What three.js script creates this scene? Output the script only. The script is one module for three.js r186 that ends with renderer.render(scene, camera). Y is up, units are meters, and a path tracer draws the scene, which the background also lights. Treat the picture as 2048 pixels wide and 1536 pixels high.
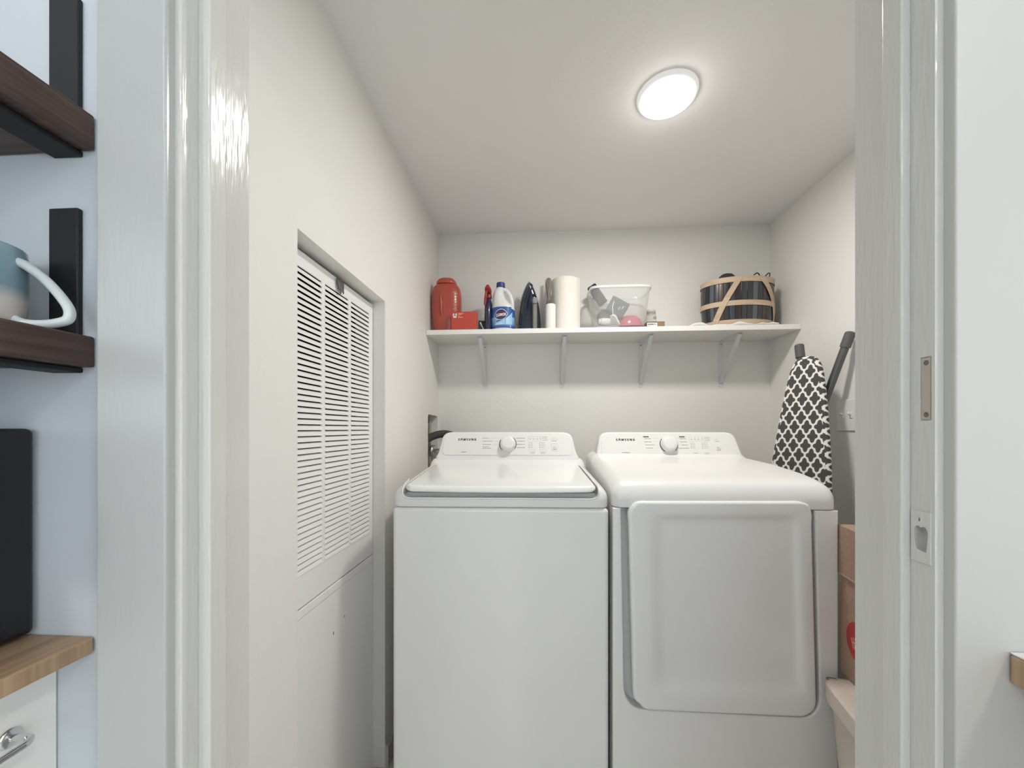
import * as THREE from 'three';
import { RoundedBoxGeometry } from 'three/addons/geometries/RoundedBoxGeometry.js';
import { mergeGeometries, mergeVertices } from 'three/addons/utils/BufferGeometryUtils.js';
import { RectAreaLightUniformsLib } from 'three/addons/lights/RectAreaLightUniformsLib.js';
import { Brush, Evaluator, SUBTRACTION } from 'three-bvh-csg';

// ------------------------------------------------------------------ camera, sky, lights, exposure
const scene = new THREE.Scene();
const FOCAL = 780, W = 2048, HT = 1536, HORIZON = 857, EYE = 1.13;
const camera = new THREE.PerspectiveCamera(2 * Math.atan(HORIZON / FOCAL) * 180 / Math.PI, W / (2 * HORIZON), 0.02, 60);
camera.position.set(0, EYE, 0);
camera.rotation.set(0, Math.atan(50 / FOCAL), 0);
camera.setViewOffset(W, 2 * HORIZON, 0, 0, W, HT);               // lens shifted up so that the verticals stay vertical
scene.add(camera);

const renderer = new THREE.WebGLRenderer({ antialias: true });
renderer.toneMapping = THREE.LinearToneMapping;
renderer.toneMappingExposure = 1.48;
renderer.shadowMap.enabled = true;
RectAreaLightUniformsLib.init();

scene.background = new THREE.Color(0.86, 0.94, 1.0);              // daylight outside the added kitchen windows
scene.backgroundIntensity = 2.3;

const CLOSET_LAMP = { x: 0.440, y: 2.262, z: -1.353, power: 136, color: [1.0, 0.965, 0.92] };
const KITCHEN_LAMPS = [
  { x: 1.05, y: 2.40, z: 0.75, power: 110, color: [1.0, 0.95, 0.88] },
  { x: -0.85, y: 2.40, z: 0.95, power: 105, color: [1.0, 0.96, 0.91] },
];

// ------------------------------------------------------------------ measures of the room (metres; the camera stands at x = z = 0)
const XL = -0.5752, XR = 1.2895, ZB = -2.25, CEIL = 2.262;         // closet
const ZK = -0.445, ZI = -0.51, KCEIL = 2.42;                       // kitchen side and closet side of the dividing wall
const FLOOR = -0.155;
const REC0 = -0.9036, REC1 = -1.445, RECTOP = 1.612;               // recess of the access panels in the left wall

// ------------------------------------------------------------------ helpers
let seedState = 7;
const rnd = (a = 0, b = 1) => { seedState = (seedState * 16807) % 2147483647; return a + (b - a) * (seedState / 2147483647); };
const names = new Map();
function numbered(name) {
  const n = names.get(name) ?? 0; names.set(name, n + 1);
  return n ? `${name}_${String(n).padStart(3, '0')}` : name;
}
function tag(o, label, category, group) {
  o.userData = { ...o.userData, label, category };
  if (group) o.userData.group = group;
  return o;
}
function thing(name, label, category, [x, y, z] = [0, 0, 0], turn = 0, group) {
  const o = new THREE.Group(); o.name = numbered(name); scene.add(o);
  o.position.set(x, y, z); o.rotation.y = turn;
  return tag(o, label, category, group);
}
const checked = new WeakSet();
function outward(g) {                                              // faces and normals point out of the solid
  if (checked.has(g)) return g; checked.add(g);
  const p = g.attributes.position, ix = g.index, n = ix ? ix.count : p.count, a = V3(), b = V3(), c = V3(); let v = 0;
  for (let i = 0; i < n; i += 3) { const q = k => ix ? ix.getX(i + k) : i + k; a.fromBufferAttribute(p, q(0)); b.fromBufferAttribute(p, q(1)); c.fromBufferAttribute(p, q(2)); v += a.dot(b.cross(c)); }
  if (v > -1e-8) return g;
  if (ix) for (let i = 0; i < n; i += 3) { const t = ix.getX(i + 1); ix.setX(i + 1, ix.getX(i + 2)); ix.setX(i + 2, t); }
  else for (const at of Object.values(g.attributes)) { const w = at.itemSize, A = at.array; for (let i = 0; i < at.count; i += 3) for (let k = 0; k < w; k++) { const t = A[(i + 1) * w + k]; A[(i + 1) * w + k] = A[(i + 2) * w + k]; A[(i + 2) * w + k] = t; } }
  const N = g.attributes.normal; if (N) for (let i = 0; i < N.array.length; i++) N.array[i] *= -1;
  return g;
}
function part(name, geo, mat, parent, label) {
  if (name !== 'logo') outward(geo);
  const m = new THREE.Mesh(geo, mat); m.name = name; parent.add(m);
  if (label) m.userData.label = label;
  return m;
}
function single(name, geo, mat, label, category, group) {
  const m = new THREE.Mesh(geo, mat); m.name = numbered(name); scene.add(m);
  return tag(m, label, category, group);
}
function struct(name, geo, mat) {
  const m = new THREE.Mesh(geo, mat); m.name = name; m.userData.kind = 'structure'; scene.add(m); return m;
}
function flipFaces(g) {                                            // turn the winding of a geometry that was mirrored
  const n = g.index ? g.toNonIndexed() : g;
  for (const k of Object.keys(n.attributes)) { const a = n.attributes[k], w = a.itemSize, A = a.array; for (let i = 0; i < a.count; i += 3) for (let c = 0; c < w; c++) { const t = A[(i + 1) * w + c]; A[(i + 1) * w + c] = A[(i + 2) * w + c]; A[(i + 2) * w + c] = t; } }
  n.computeVertexNormals(); return n;
}
const box = (w, h, d, x = 0, y = 0, z = 0) => new THREE.BoxGeometry(w, h, d).translate(x, y, z);
const boxBetween = (x0, x1, y0, y1, z0, z1) => box(Math.abs(x1 - x0), Math.abs(y1 - y0), Math.abs(z1 - z0), (x0 + x1) / 2, (y0 + y1) / 2, (z0 + z1) / 2);
const rbox = (w, h, d, r, x = 0, y = 0, z = 0, s = 3) => new RoundedBoxGeometry(w, h, d, s, r).translate(x, y, z);
const rboxBetween = (x0, x1, y0, y1, z0, z1, r) => rbox(Math.abs(x1 - x0), Math.abs(y1 - y0), Math.abs(z1 - z0), r, (x0 + x1) / 2, (y0 + y1) / 2, (z0 + z1) / 2);
const cyl = (r0, r1, h, x = 0, y = 0, z = 0, s = 32) => new THREE.CylinderGeometry(r1, r0, h, s).translate(x, y, z);
const join = (...gs) => mergeGeometries(gs.map(g => { const n = g.index ? g.toNonIndexed() : g; for (const k of Object.keys(n.attributes)) if (!['position', 'normal', 'uv'].includes(k)) n.deleteAttribute(k); return n; }));
const V3 = (x, y, z) => new THREE.Vector3(x, y, z);
const lathe = (pts, s = 40) => new THREE.LatheGeometry(pts.map(([r, y]) => new THREE.Vector2(r, y)), s);
const tube = (pts, r, n = 40, closed = false, rs = 12) => new THREE.TubeGeometry(new THREE.CatmullRomCurve3(pts.map(p => V3(...p)), closed), n, r, rs, closed);
// normals smoothed across edges below an angle, each face weighted by its area so that large flats stay flat
function crease(geo, angle = 0.6) {
  const g = geo.index ? geo.toNonIndexed() : geo, p = g.attributes.position, n = p.count, nor = new Float32Array(n * 3), cosA = Math.cos(angle);
  const at = new Map(), key = i => `${Math.round(p.getX(i) * 2e4)},${Math.round(p.getY(i) * 2e4)},${Math.round(p.getZ(i) * 2e4)}`, F = [], keys = [];
  const a = V3(), b = V3(), c = V3();
  for (let i = 0; i < n; i += 3) {
    a.fromBufferAttribute(p, i); b.fromBufferAttribute(p, i + 1); c.fromBufferAttribute(p, i + 2);
    const f = b.clone().sub(a).cross(c.clone().sub(a)), u = f.clone().normalize(); F.push([f, u]);
    for (let k = 0; k < 3; k++) { const q = key(i + k); keys.push(q); if (!at.has(q)) at.set(q, []); at.get(q).push(i / 3); }
  }
  for (let i = 0; i < n; i++) {
    const u = F[Math.floor(i / 3)][1], s = V3();
    for (const f of at.get(keys[i])) if (F[f][1].dot(u) > cosA) s.add(F[f][0]);
    if (s.lengthSq() < 1e-20) s.copy(u); s.normalize(); nor.set([s.x, s.y, s.z], i * 3);
  }
  g.setAttribute('normal', new THREE.BufferAttribute(nor, 3)); return g;
}
function boxUV(g) {                                                // uv in metres from the dominant axis of every face
  const n = g.index ? g.toNonIndexed() : g; n.computeVertexNormals();
  const p = n.attributes.position, uv = new Float32Array(p.count * 2);
  const a = V3(), b = V3(), c = V3();
  for (let i = 0; i < p.count; i += 3) {
    a.fromBufferAttribute(p, i); b.fromBufferAttribute(p, i + 1); c.fromBufferAttribute(p, i + 2);
    const nn = b.clone().sub(a).cross(c.clone().sub(a));
    const ax = Math.abs(nn.x), ay = Math.abs(nn.y), az = Math.abs(nn.z);
    [a, b, c].forEach((v, k) => {
      const [s, t] = ax >= ay && ax >= az ? [v.z, v.y] : ay >= az ? [v.x, v.z] : [v.x, v.y];
      uv[(i + k) * 2] = s; uv[(i + k) * 2 + 1] = t;
    });
  }
  n.setAttribute('uv', new THREE.BufferAttribute(uv, 2));
  return n;
}
function rrect(x0, x1, y0, y1, r) {                               // rounded rectangle; r may be [bl, br, tr, tl]
  const [bl, br, tr, tl] = Array.isArray(r) ? r : [r, r, r, r];
  const s = new THREE.Shape();
  s.moveTo(x0 + bl, y0); s.lineTo(x1 - br, y0); if (br) s.absarc(x1 - br, y0 + br, br, -Math.PI / 2, 0, false);
  s.lineTo(x1, y1 - tr); if (tr) s.absarc(x1 - tr, y1 - tr, tr, 0, Math.PI / 2, false);
  s.lineTo(x0 + tl, y1); if (tl) s.absarc(x0 + tl, y1 - tl, tl, Math.PI / 2, Math.PI, false);
  s.lineTo(x0, y0 + bl); if (bl) s.absarc(x0 + bl, y0 + bl, bl, Math.PI, Math.PI * 1.5, false);
  return s;
}
function extrude(shape, depth, bevel = 0, seg = 3, curve = 16) {
  return new THREE.ExtrudeGeometry(shape, { depth: depth - 2 * bevel, bevelEnabled: bevel > 0, bevelThickness: bevel, bevelSize: bevel, bevelOffset: -bevel, bevelSegments: seg, curveSegments: curve }).translate(0, 0, bevel);
}
// A cushion over a rounded rectangle in x, z: rings [[inset, height], ...] from the outside in, then a lid; yfn(x, z) is added to every height.
function cushion(x0, x1, z0, z1, rc, rings, yfn = () => 0, n = 28, closeBottom = false, rMin = 0.002) {
  const cx = (x0 + x1) / 2, cz = (z0 + z1) / 2, pos = [], idx = [], NC = 8;
  const loop = inset => {
    const hx = (x1 - x0) / 2 - inset, hz = (z1 - z0) / 2 - inset, r = Math.max(rc - inset, rMin), out = [];
    const sides = [[1, 1, 0], [-1, 1, 1], [-1, -1, 2], [1, -1, 3]];
    for (const [sx, sz, q] of sides) {
      for (let k = 0; k <= NC; k++) {
        const a = (q + k / NC) * Math.PI / 2;
        out.push([cx + sx * (hx - r) + r * Math.cos(a), cz + sz * (hz - r) + r * Math.sin(a)]);
      }
      const [nx, nz, nq] = sides[(q + 1) % 4], a = nq * Math.PI / 2;
      const e = [cx + nx * (hx - r) + r * Math.cos(a), cz + nz * (hz - r) + r * Math.sin(a)], s = out[out.length - 1];
      for (let k = 1; k < n; k++) out.push([s[0] + (e[0] - s[0]) * k / n, s[1] + (e[1] - s[1]) * k / n]);
    }
    return out;
  };
  const N = 4 * (NC + 1 + n - 1);
  if (closeBottom) rings = [[0.5 * Math.min(x1 - x0, z1 - z0) - 0.004, rings[0][1]], ...rings];
  for (const [inset, h] of rings) for (const [x, z] of loop(inset)) pos.push(x, h + yfn(x, z), z);
  const last = loop(rings[rings.length - 1][0]), hl = rings[rings.length - 1][1], T = 8;
  for (let t = 1; t <= T; t++) for (const [x, z] of last) { const X = cx + (x - cx) * (1 - t / T); pos.push(X, hl + yfn(X, z), z); }
  for (let k = 0; k < rings.length - 1 + T; k++) for (let i = 0; i < N; i++) {
    const a = k * N + i, b = k * N + (i + 1) % N, c = a + N, d = b + N; idx.push(a, c, b, b, c, d);
  }
  let g = new THREE.BufferGeometry();
  g.setAttribute('position', new THREE.Float32BufferAttribute(pos, 3)); g.setIndex(idx);
  g = mergeVertices(g, 1e-5); g.computeVertexNormals();
  const uv = new Float32Array(g.attributes.position.count * 2);
  for (let i = 0; i < uv.length / 2; i++) { uv[2 * i] = g.attributes.position.getX(i); uv[2 * i + 1] = g.attributes.position.getZ(i); }
  g.setAttribute('uv', new THREE.BufferAttribute(uv, 2));
  return g;
}
// A loft through horizontal superellipse sections { y, rx, rz, n, cx, cz }; uv runs once round (0.5 faces +z) and from bottom to top.
function loft(sections, seg = 48, caps = true) {
  const pos = [], uv = [], idx = [], y0 = sections[0].y, y1 = sections[sections.length - 1].y;
  for (const s of sections) for (let i = 0; i <= seg; i++) {
    const a = i / seg * Math.PI * 2, c = -Math.sin(a), d = -Math.cos(a), e = 2 / (s.n ?? 2);
    pos.push((s.cx ?? 0) + s.rx * Math.sign(c) * Math.abs(c) ** e, s.y, (s.cz ?? 0) + s.rz * Math.sign(d) * Math.abs(d) ** e);
    uv.push(i / seg, (s.y - y0) / (y1 - y0 || 1));
  }
  const M = seg + 1;
  for (let k = 0; k < sections.length - 1; k++) for (let i = 0; i < seg; i++) { const a = k * M + i; idx.push(a, a + 1, a + M, a + 1, a + M + 1, a + M); }
  if (caps) for (const k of [0, sections.length - 1]) {
    const s = sections[k], c = pos.length / 3; pos.push(s.cx ?? 0, s.y, s.cz ?? 0); uv.push(0.5, k ? 1 : 0);
    for (let i = 0; i < seg; i++) k ? idx.push(k * M + i, k * M + i + 1, c) : idx.push(i + 1, i, c);
  }
  const g = new THREE.BufferGeometry();
  g.setAttribute('position', new THREE.Float32BufferAttribute(pos, 3)); g.setAttribute('uv', new THREE.Float32BufferAttribute(uv, 2));
  g.setIndex(idx); g.computeVertexNormals();
  return crease(g, 0.7);
}
// sample a list of [t, ...values] smoothly
function smoothRows(rows, n) {
  const cs = rows[0].slice(1).map((_, j) => new THREE.CatmullRomCurve3(rows.map(r => V3(r[0], r[j + 1], 0))));
  return Array.from({ length: n + 1 }, (_, i) => [cs[0].getPoint(i / n).x, ...cs.map(c => c.getPoint(i / n).y)]);
}
function canvasTexture(w, h, draw, srgb = true) {
  const c = document.createElement('canvas'); c.width = w; c.height = h; const g = c.getContext('2d'); draw(g, w, h);
  const t = new THREE.CanvasTexture(c); if (srgb) t.colorSpace = THREE.SRGBColorSpace; t.wrapS = t.wrapT = THREE.RepeatWrapping; t.anisotropy = 8; return t;
}
// tileable value noise, made of several octaves; fx, fy = cells across the tile
function noiseField(n, octaves) {
  const out = new Float32Array(n * n);
  for (const [fx, fy, amp] of octaves) {
    const g = Array.from({ length: fx * fy }, () => rnd(-1, 1));
    for (let y = 0; y < n; y++) for (let x = 0; x < n; x++) {
      const u = x / n * fx, v = y / n * fy, i = Math.floor(u), j = Math.floor(v), a = u - i, b = v - j;
      const s = a * a * (3 - 2 * a), t = b * b * (3 - 2 * b), q = (p, r) => g[(r % fy) * fx + (p % fx)];
      out[y * n + x] += amp * ((q(i, j) * (1 - s) + q(i + 1, j) * s) * (1 - t) + (q(i, j + 1) * (1 - s) + q(i + 1, j + 1) * s) * t);
    }
  }
  return out;
}
function noiseTexture(n, octaves, map, repeat, srgb = false) {
  const f = noiseField(n, octaves), d = new Uint8Array(n * n * 4);
  for (let i = 0; i < n * n; i++) { const c = map(f[i]); d.set([c[0], c[1], c[2], 255], i * 4); }
  const t = new THREE.DataTexture(d, n, n); t.wrapS = t.wrapT = THREE.RepeatWrapping; t.magFilter = THREE.LinearFilter; t.minFilter = THREE.LinearFilter;
  if (srgb) t.colorSpace = THREE.SRGBColorSpace;
  t.repeat.set(...repeat); t.needsUpdate = true; return t;
}
const grey = v => { const g = Math.max(0, Math.min(255, 128 + v * 127)); return [g, g, g]; };
const mix3 = (a, b) => v => { const t = Math.max(0, Math.min(1, v * 0.5 + 0.5)); return a.map((x, i) => x + (b[i] - x) * t); };
const std = o => new THREE.MeshStandardMaterial({ side: THREE.DoubleSide, ...o });
const phys = o => new THREE.MeshPhysicalMaterial({ side: THREE.DoubleSide, ...o });
const rgb = (r, g, b) => new THREE.Color().setRGB(r, g, b);

// ------------------------------------------------------------------ materials
const orangePeel = noiseTexture(256, [[40, 40, 0.5], [90, 90, 0.4], [9, 9, 0.2]], grey, [2.2, 2.2]);
const brush = noiseTexture(256, [[44, 16, 0.55], [90, 30, 0.35], [14, 5, 0.25]], grey, [6, 2.4]);
const woodDark = noiseTexture(256, [[5, 60, 0.5], [9, 110, 0.35], [4, 12, 0.4]], mix3([54, 40, 37], [98, 76, 67]), [1.6, 5], true);
const woodLight = noiseTexture(256, [[60, 4, 0.5], [120, 8, 0.3], [12, 3, 0.45]], mix3([150, 122, 95], [190, 159, 127]), [5, 1.4], true);
const cardFibre = noiseTexture(128, [[30, 60, 0.4], [64, 120, 0.35], [5, 6, 0.3]], mix3([148, 121, 102], [176, 147, 126]), [4, 4], true);
const M = {
  wall: std({ color: rgb(0.80, 0.785, 0.745), roughness: 0.62, bumpMap: orangePeel, bumpScale: 0.0005 }),
  kitchenWall: std({ color: rgb(0.60, 0.645, 0.68), roughness: 0.6, bumpMap: orangePeel, bumpScale: 0.00015 }),
  ceiling: std({ color: rgb(0.84, 0.83, 0.81), roughness: 0.8, bumpMap: orangePeel, bumpScale: 0.0005 }),
  trim: phys({ color: rgb(0.61, 0.60, 0.57), roughness: 0.17, bumpMap: brush, bumpScale: 0.0006, specularIntensity: 0.8 }),
  casing: phys({ color: rgb(0.46, 0.468, 0.46), roughness: 0.24, bumpMap: brush, bumpScale: 0.00012 }),
  litTrim: phys({ color: rgb(0.50, 0.49, 0.465), roughness: 0.45, bumpMap: brush, bumpScale: 0.00004 }),  // casing paint lightened and warmed to carry the light on the right casing
  floor: std({ color: rgb(0.60, 0.56, 0.51), roughness: 0.5 }),
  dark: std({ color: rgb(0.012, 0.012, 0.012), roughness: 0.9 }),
  panel: std({ color: rgb(0.84, 0.83, 0.81), roughness: 0.42 }),
  tab: std({ color: rgb(0.10, 0.10, 0.10), roughness: 0.45, metalness: 0.2 }),
  enamel: phys({ color: rgb(0.85, 0.85, 0.835), roughness: 0.3, clearcoat: 0.7, clearcoatRoughness: 0.08 }),
  plasticWhite: phys({ color: rgb(0.80, 0.795, 0.78), roughness: 0.34, clearcoat: 0.3, clearcoatRoughness: 0.15 }),
  knobRing: std({ color: rgb(0.03, 0.03, 0.03), roughness: 0.25, metalness: 0.4 }),
  melamine: std({ color: rgb(0.83, 0.815, 0.78), roughness: 0.4 }),
  bracket: std({ color: rgb(0.70, 0.70, 0.70), roughness: 0.35 }),
  steel: std({ color: rgb(0.55, 0.54, 0.52), roughness: 0.28, metalness: 1 }),
  chrome: std({ color: rgb(0.75, 0.75, 0.75), roughness: 0.12, metalness: 1 }),
  screw: std({ color: rgb(0.20, 0.19, 0.18), roughness: 0.4, metalness: 0.8 }),
  putty: std({ color: rgb(0.46, 0.40, 0.33), roughness: 0.6 }),
  shelfWood: std({ map: woodDark, roughness: 0.42 }),
  counterWood: std({ map: woodLight, roughness: 0.45 }),
  blackMetal: std({ color: rgb(0.007, 0.0075, 0.010), roughness: 0.62 }),
  blackPlastic: std({ color: rgb(0.006, 0.006, 0.008), roughness: 0.42 }),
  paper: std({ color: rgb(0.80, 0.79, 0.76), roughness: 0.9 }),
  greyRubber: std({ color: rgb(0.10, 0.10, 0.10), roughness: 0.55 }),
  greyTube: std({ color: rgb(0.115, 0.115, 0.118), roughness: 0.3, metalness: 0.35 }),
  card: std({ map: cardFibre, roughness: 0.85 }),
  beige: phys({ color: rgb(0.66, 0.585, 0.50), roughness: 0.45 }),
};
const REDJUG = phys({ color: rgb(0.44, 0.072, 0.047), roughness: 0.3, clearcoat: 0.3, clearcoatRoughness: 0.2 });
const PALEWOOD = std({ map: noiseTexture(128, [[4, 40, 0.5], [8, 90, 0.3]], mix3([178, 154, 130], [212, 190, 164]), [3, 3], true), roughness: 0.55 });

// ------------------------------------------------------------------ the closet shell
struct('floor', boxBetween(-2.0, 2.0, FLOOR - 0.08, FLOOR, 2.9, -2.40), M.floor);
struct('ceiling', boxUV(boxBetween(XL - 0.15, XR + 0.15, CEIL, CEIL + 0.1, ZI + 0.04, ZB - 0.15)), M.ceiling);
struct('wall_back', boxUV(boxBetween(XL - 0.15, XR + 0.15, FLOOR, CEIL, ZB, ZB - 0.12)), M.wall);
struct('wall_right', boxUV(boxBetween(XR, XR + 0.12, FLOOR, CEIL, ZI, ZB)), M.wall);
{ // left wall: drywall with the panel recess and the ragged cut-out for the water valves
  const s = new THREE.Shape();                                     // drawn in (-z, y)
  s.moveTo(-ZI, FLOOR); s.lineTo(-REC0, FLOOR); s.lineTo(-REC0, RECTOP); s.lineTo(-REC1, RECTOP); s.lineTo(-REC1, FLOOR); s.lineTo(-ZB, FLOOR); s.lineTo(-ZB, CEIL); s.lineTo(-ZI, CEIL); s.closePath();
  const h = new THREE.Path(), e = [];
  for (let i = 0; i <= 12; i++) e.push([2.030 + rnd(-0.003, 0.003), 0.84 + i * 0.0303]);
  for (let i = 1; i <= 7; i++) e.push([2.030 + i * 0.0285, 1.204 + rnd(-0.004, 0.003)]);
  for (let i = 1; i <= 12; i++) e.push([2.232 + rnd(-0.002, 0.003), 1.204 - i * 0.0303]);
  h.moveTo(...e[0]); e.slice(1).forEach(p => h.lineTo(...p)); h.closePath(); s.holes.push(h);
  const g = new THREE.ExtrudeGeometry(s, { depth: 0.115, bevelEnabled: false });
  const p = g.attributes.position;
  for (let i = 0; i < p.count; i++) p.setXYZ(i, XL - p.getZ(i), p.getY(i), -p.getX(i));
  struct('wall_left', boxUV(flipFaces(g)), M.wall);
}
// furnace closet behind the panels: four dark sides and a back
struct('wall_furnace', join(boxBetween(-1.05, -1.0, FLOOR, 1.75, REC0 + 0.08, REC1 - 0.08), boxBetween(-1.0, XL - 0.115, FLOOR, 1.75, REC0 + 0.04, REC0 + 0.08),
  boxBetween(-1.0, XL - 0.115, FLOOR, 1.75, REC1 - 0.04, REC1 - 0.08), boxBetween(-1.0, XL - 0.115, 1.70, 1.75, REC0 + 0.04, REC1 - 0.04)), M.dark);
// stud cavity behind the valve cut-out
const stud = std({ color: rgb(0.46, 0.41, 0.34), roughness: 0.9 });
struct('wall_cavity', join(boxBetween(XL - 0.23, XL - 0.215, 0.6, 1.4, -1.98, -2.37), boxBetween(XL - 0.215, XL - 0.115, 0.6, 1.4, -1.96, -1.98),
  boxBetween(XL - 0.215, XL - 0.115, 1.30, 1.32, -1.98, -2.37), boxBetween(XL - 0.215, XL - 0.115, 0.6, 1.4, -2.365, -2.38)), stud);

// ------------------------------------------------------------------ the dividing wall with the cased opening
const HEAD = 2.035;
struct('wall_front', boxUV(join(boxBetween(-2.0, -0.412, FLOOR, KCEIL, ZK, ZI), boxBetween(0.408, 2.0, FLOOR, KCEIL, ZK, ZI), boxBetween(-0.412, 0.408, HEAD + 0.015, KCEIL, ZK, ZI))), M.kitchenWall);
const casing = (x0, x1, y0, y1) => boxUV(rboxBetween(x0, x1, y0, y1, ZK, -0.40, 0.0022));
struct('trim_1', casing(-0.4855, -0.4046, FLOOR, HEAD + 0.09), M.casing);
struct('trim_2', casing(0.4005, 0.4815, FLOOR, HEAD + 0.09), M.litTrim);
struct('trim_3', casing(-0.4046, 0.4005, HEAD + 0.008, HEAD + 0.09), M.casing);
{
  const d = new THREE.Group(); d.name = 'door_1'; d.userData.kind = 'structure'; scene.add(d);
  part('jamb', boxUV(rboxBetween(-0.4165, -0.3969, FLOOR, HEAD, -0.4118, -0.515, 0.0016)), M.trim, d);
  part('door_stop', boxUV(rboxBetween(-0.3975, -0.382, FLOOR, HEAD - 0.012, -0.433, -0.458, 0.002)), M.trim, d);
  // right jamb: the strike side, with the strike mortise and the filled strip cut into it
  let jb = boxBetween(0.3926, 0.4125, FLOOR, HEAD, -0.4115, -0.5085);
  const ev = new Evaluator(); ev.attributes = ['position', 'normal'];
  const strip = boxBetween(0.38, 0.3944, 1.138, 1.2025, -0.4150, -0.4262);
  const mort = extrude((() => { const s = new THREE.Shape(); s.moveTo(0.4165, 1.0015); s.lineTo(0.4305, 1.0055); s.quadraticCurveTo(0.4325, 1.012, 0.432, 1.026); s.quadraticCurveTo(0.4300, 1.0325, 0.4255, 1.0315); s.lineTo(0.4235, 1.0295); s.quadraticCurveTo(0.4165, 1.034, 0.4155, 1.021); s.closePath(); return s; })(), 0.03);
  { const p = mort.attributes.position; for (let i = 0; i < p.count; i++) p.setXYZ(i, 0.4015 - p.getZ(i) * 0.35, p.getY(i), -p.getX(i)); }
  const solid = g => { const b = new Brush(mergeVertices(join(g))); b.updateMatrixWorld(); return b; };
  let cut = ev.evaluate(solid(jb), solid(strip), SUBTRACTION); cut.updateMatrixWorld();
  cut = ev.evaluate(cut, solid(flipFaces(mort)), SUBTRACTION);
  const fin = cut.geometry; fin.computeVertexNormals();
  part('jamb', boxUV(join(fin)), M.trim, d);
  part('door_stop', boxUV(rboxBetween(0.3831, 0.3932, FLOOR, HEAD - 0.012, -0.4362, -0.460, 0.002)), M.trim, d);
  part('jamb', boxUV(boxBetween(-0.3969, 0.3926, HEAD - 0.02, HEAD, -0.4115, -0.515)), M.trim, d);
  // painted-over strike plate with its hole
  const s = rrect(0.4145, 0.4350, 0.993, 1.0455, 0.0015), hole = new THREE.Path();
  hole.moveTo(0.4190, 1.0045); hole.lineTo(0.4285, 1.0060); hole.quadraticCurveTo(0.4318, 1.010, 0.4316, 1.024); hole.quadraticCurveTo(0.4305, 1.0305, 0.4265, 1.0300); hole.lineTo(0.4248, 1.0285); hole.quadraticCurveTo(0.4185, 1.033, 0.4170, 1.023); hole.closePath(); s.holes.push(hole);
  const toJamb = g => { const p = g.attributes.position; for (let i = 0; i < p.count; i++) p.setXYZ(i, 0.3927 - p.getZ(i), p.getY(i), -p.getX(i)); return crease(flipFaces(g), 0.5); };
  const plate = part('strike_plate', toJamb(extrude(s, 0.0016, 0.0004, 2)), M.trim, d, 'painted-over strike plate with a rounded latch hole');
  part('screw', toJamb(extrude(rrect(0.4250, 0.4262, 1.035, 1.0385, 0.0005), 0.0019)), M.screw, plate);
  const filler = part('filler_strip', rboxBetween(0.3930, 0.3946, 1.139, 1.2015, -0.4165, -0.4258, 0.0004), M.putty, d, 'bare beige strip held by two screws');
  for (const y of [1.1965, 1.1440]) part('screw', join(new THREE.TorusGeometry(0.0021, 0.00055, 8, 20).rotateY(Math.PI / 2).translate(0.3930, y, -0.4205), new THREE.CylinderGeometry(0.0011, 0.0011, 0.0012, 12).rotateZ(Math.PI / 2).translate(0.3930, y, -0.4205)), M.screw, filler);
}

// ------------------------------------------------------------------ kitchen shell (behind and beside the camera)
struct('wall_kitchen_left', join(boxBetween(-2.0, -1.9, FLOOR, 0.95, ZK, 2.8), boxBetween(-2.0, -1.9, 2.10, KCEIL, ZK, 2.8), boxBetween(-2.0, -1.9, 0.95, 2.10, ZK, 0.9), boxBetween(-2.0, -1.9, 0.95, 2.10, 2.2, 2.8)), M.kitchenWall);
struct('wall_kitchen_back', join(boxBetween(-2.0, 2.0, FLOOR, 0.85, 2.8, 2.9), boxBetween(-2.0, 2.0, 2.15, KCEIL, 2.8, 2.9), boxBetween(-2.0, -1.0, 0.85, 2.15, 2.8, 2.9), boxBetween(1.2, 2.0, 0.85, 2.15, 2.8, 2.9)), M.kitchenWall);
struct('wall_kitchen_right', join(boxBetween(1.9, 2.0, FLOOR, 0.08, ZK, 2.8), boxBetween(1.9, 2.0, 2.20, KCEIL, ZK, 2.8), boxBetween(1.9, 2.0, 0.08, 2.20, ZK, 0.55), boxBetween(1.9, 2.0, 0.08, 2.20, 2.6, 2.8)), M.kitchenWall);
struct('ceiling_kitchen', boxBetween(-2.0, 2.0, KCEIL, KCEIL + 0.1, ZI, 2.9), M.ceiling);
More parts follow.
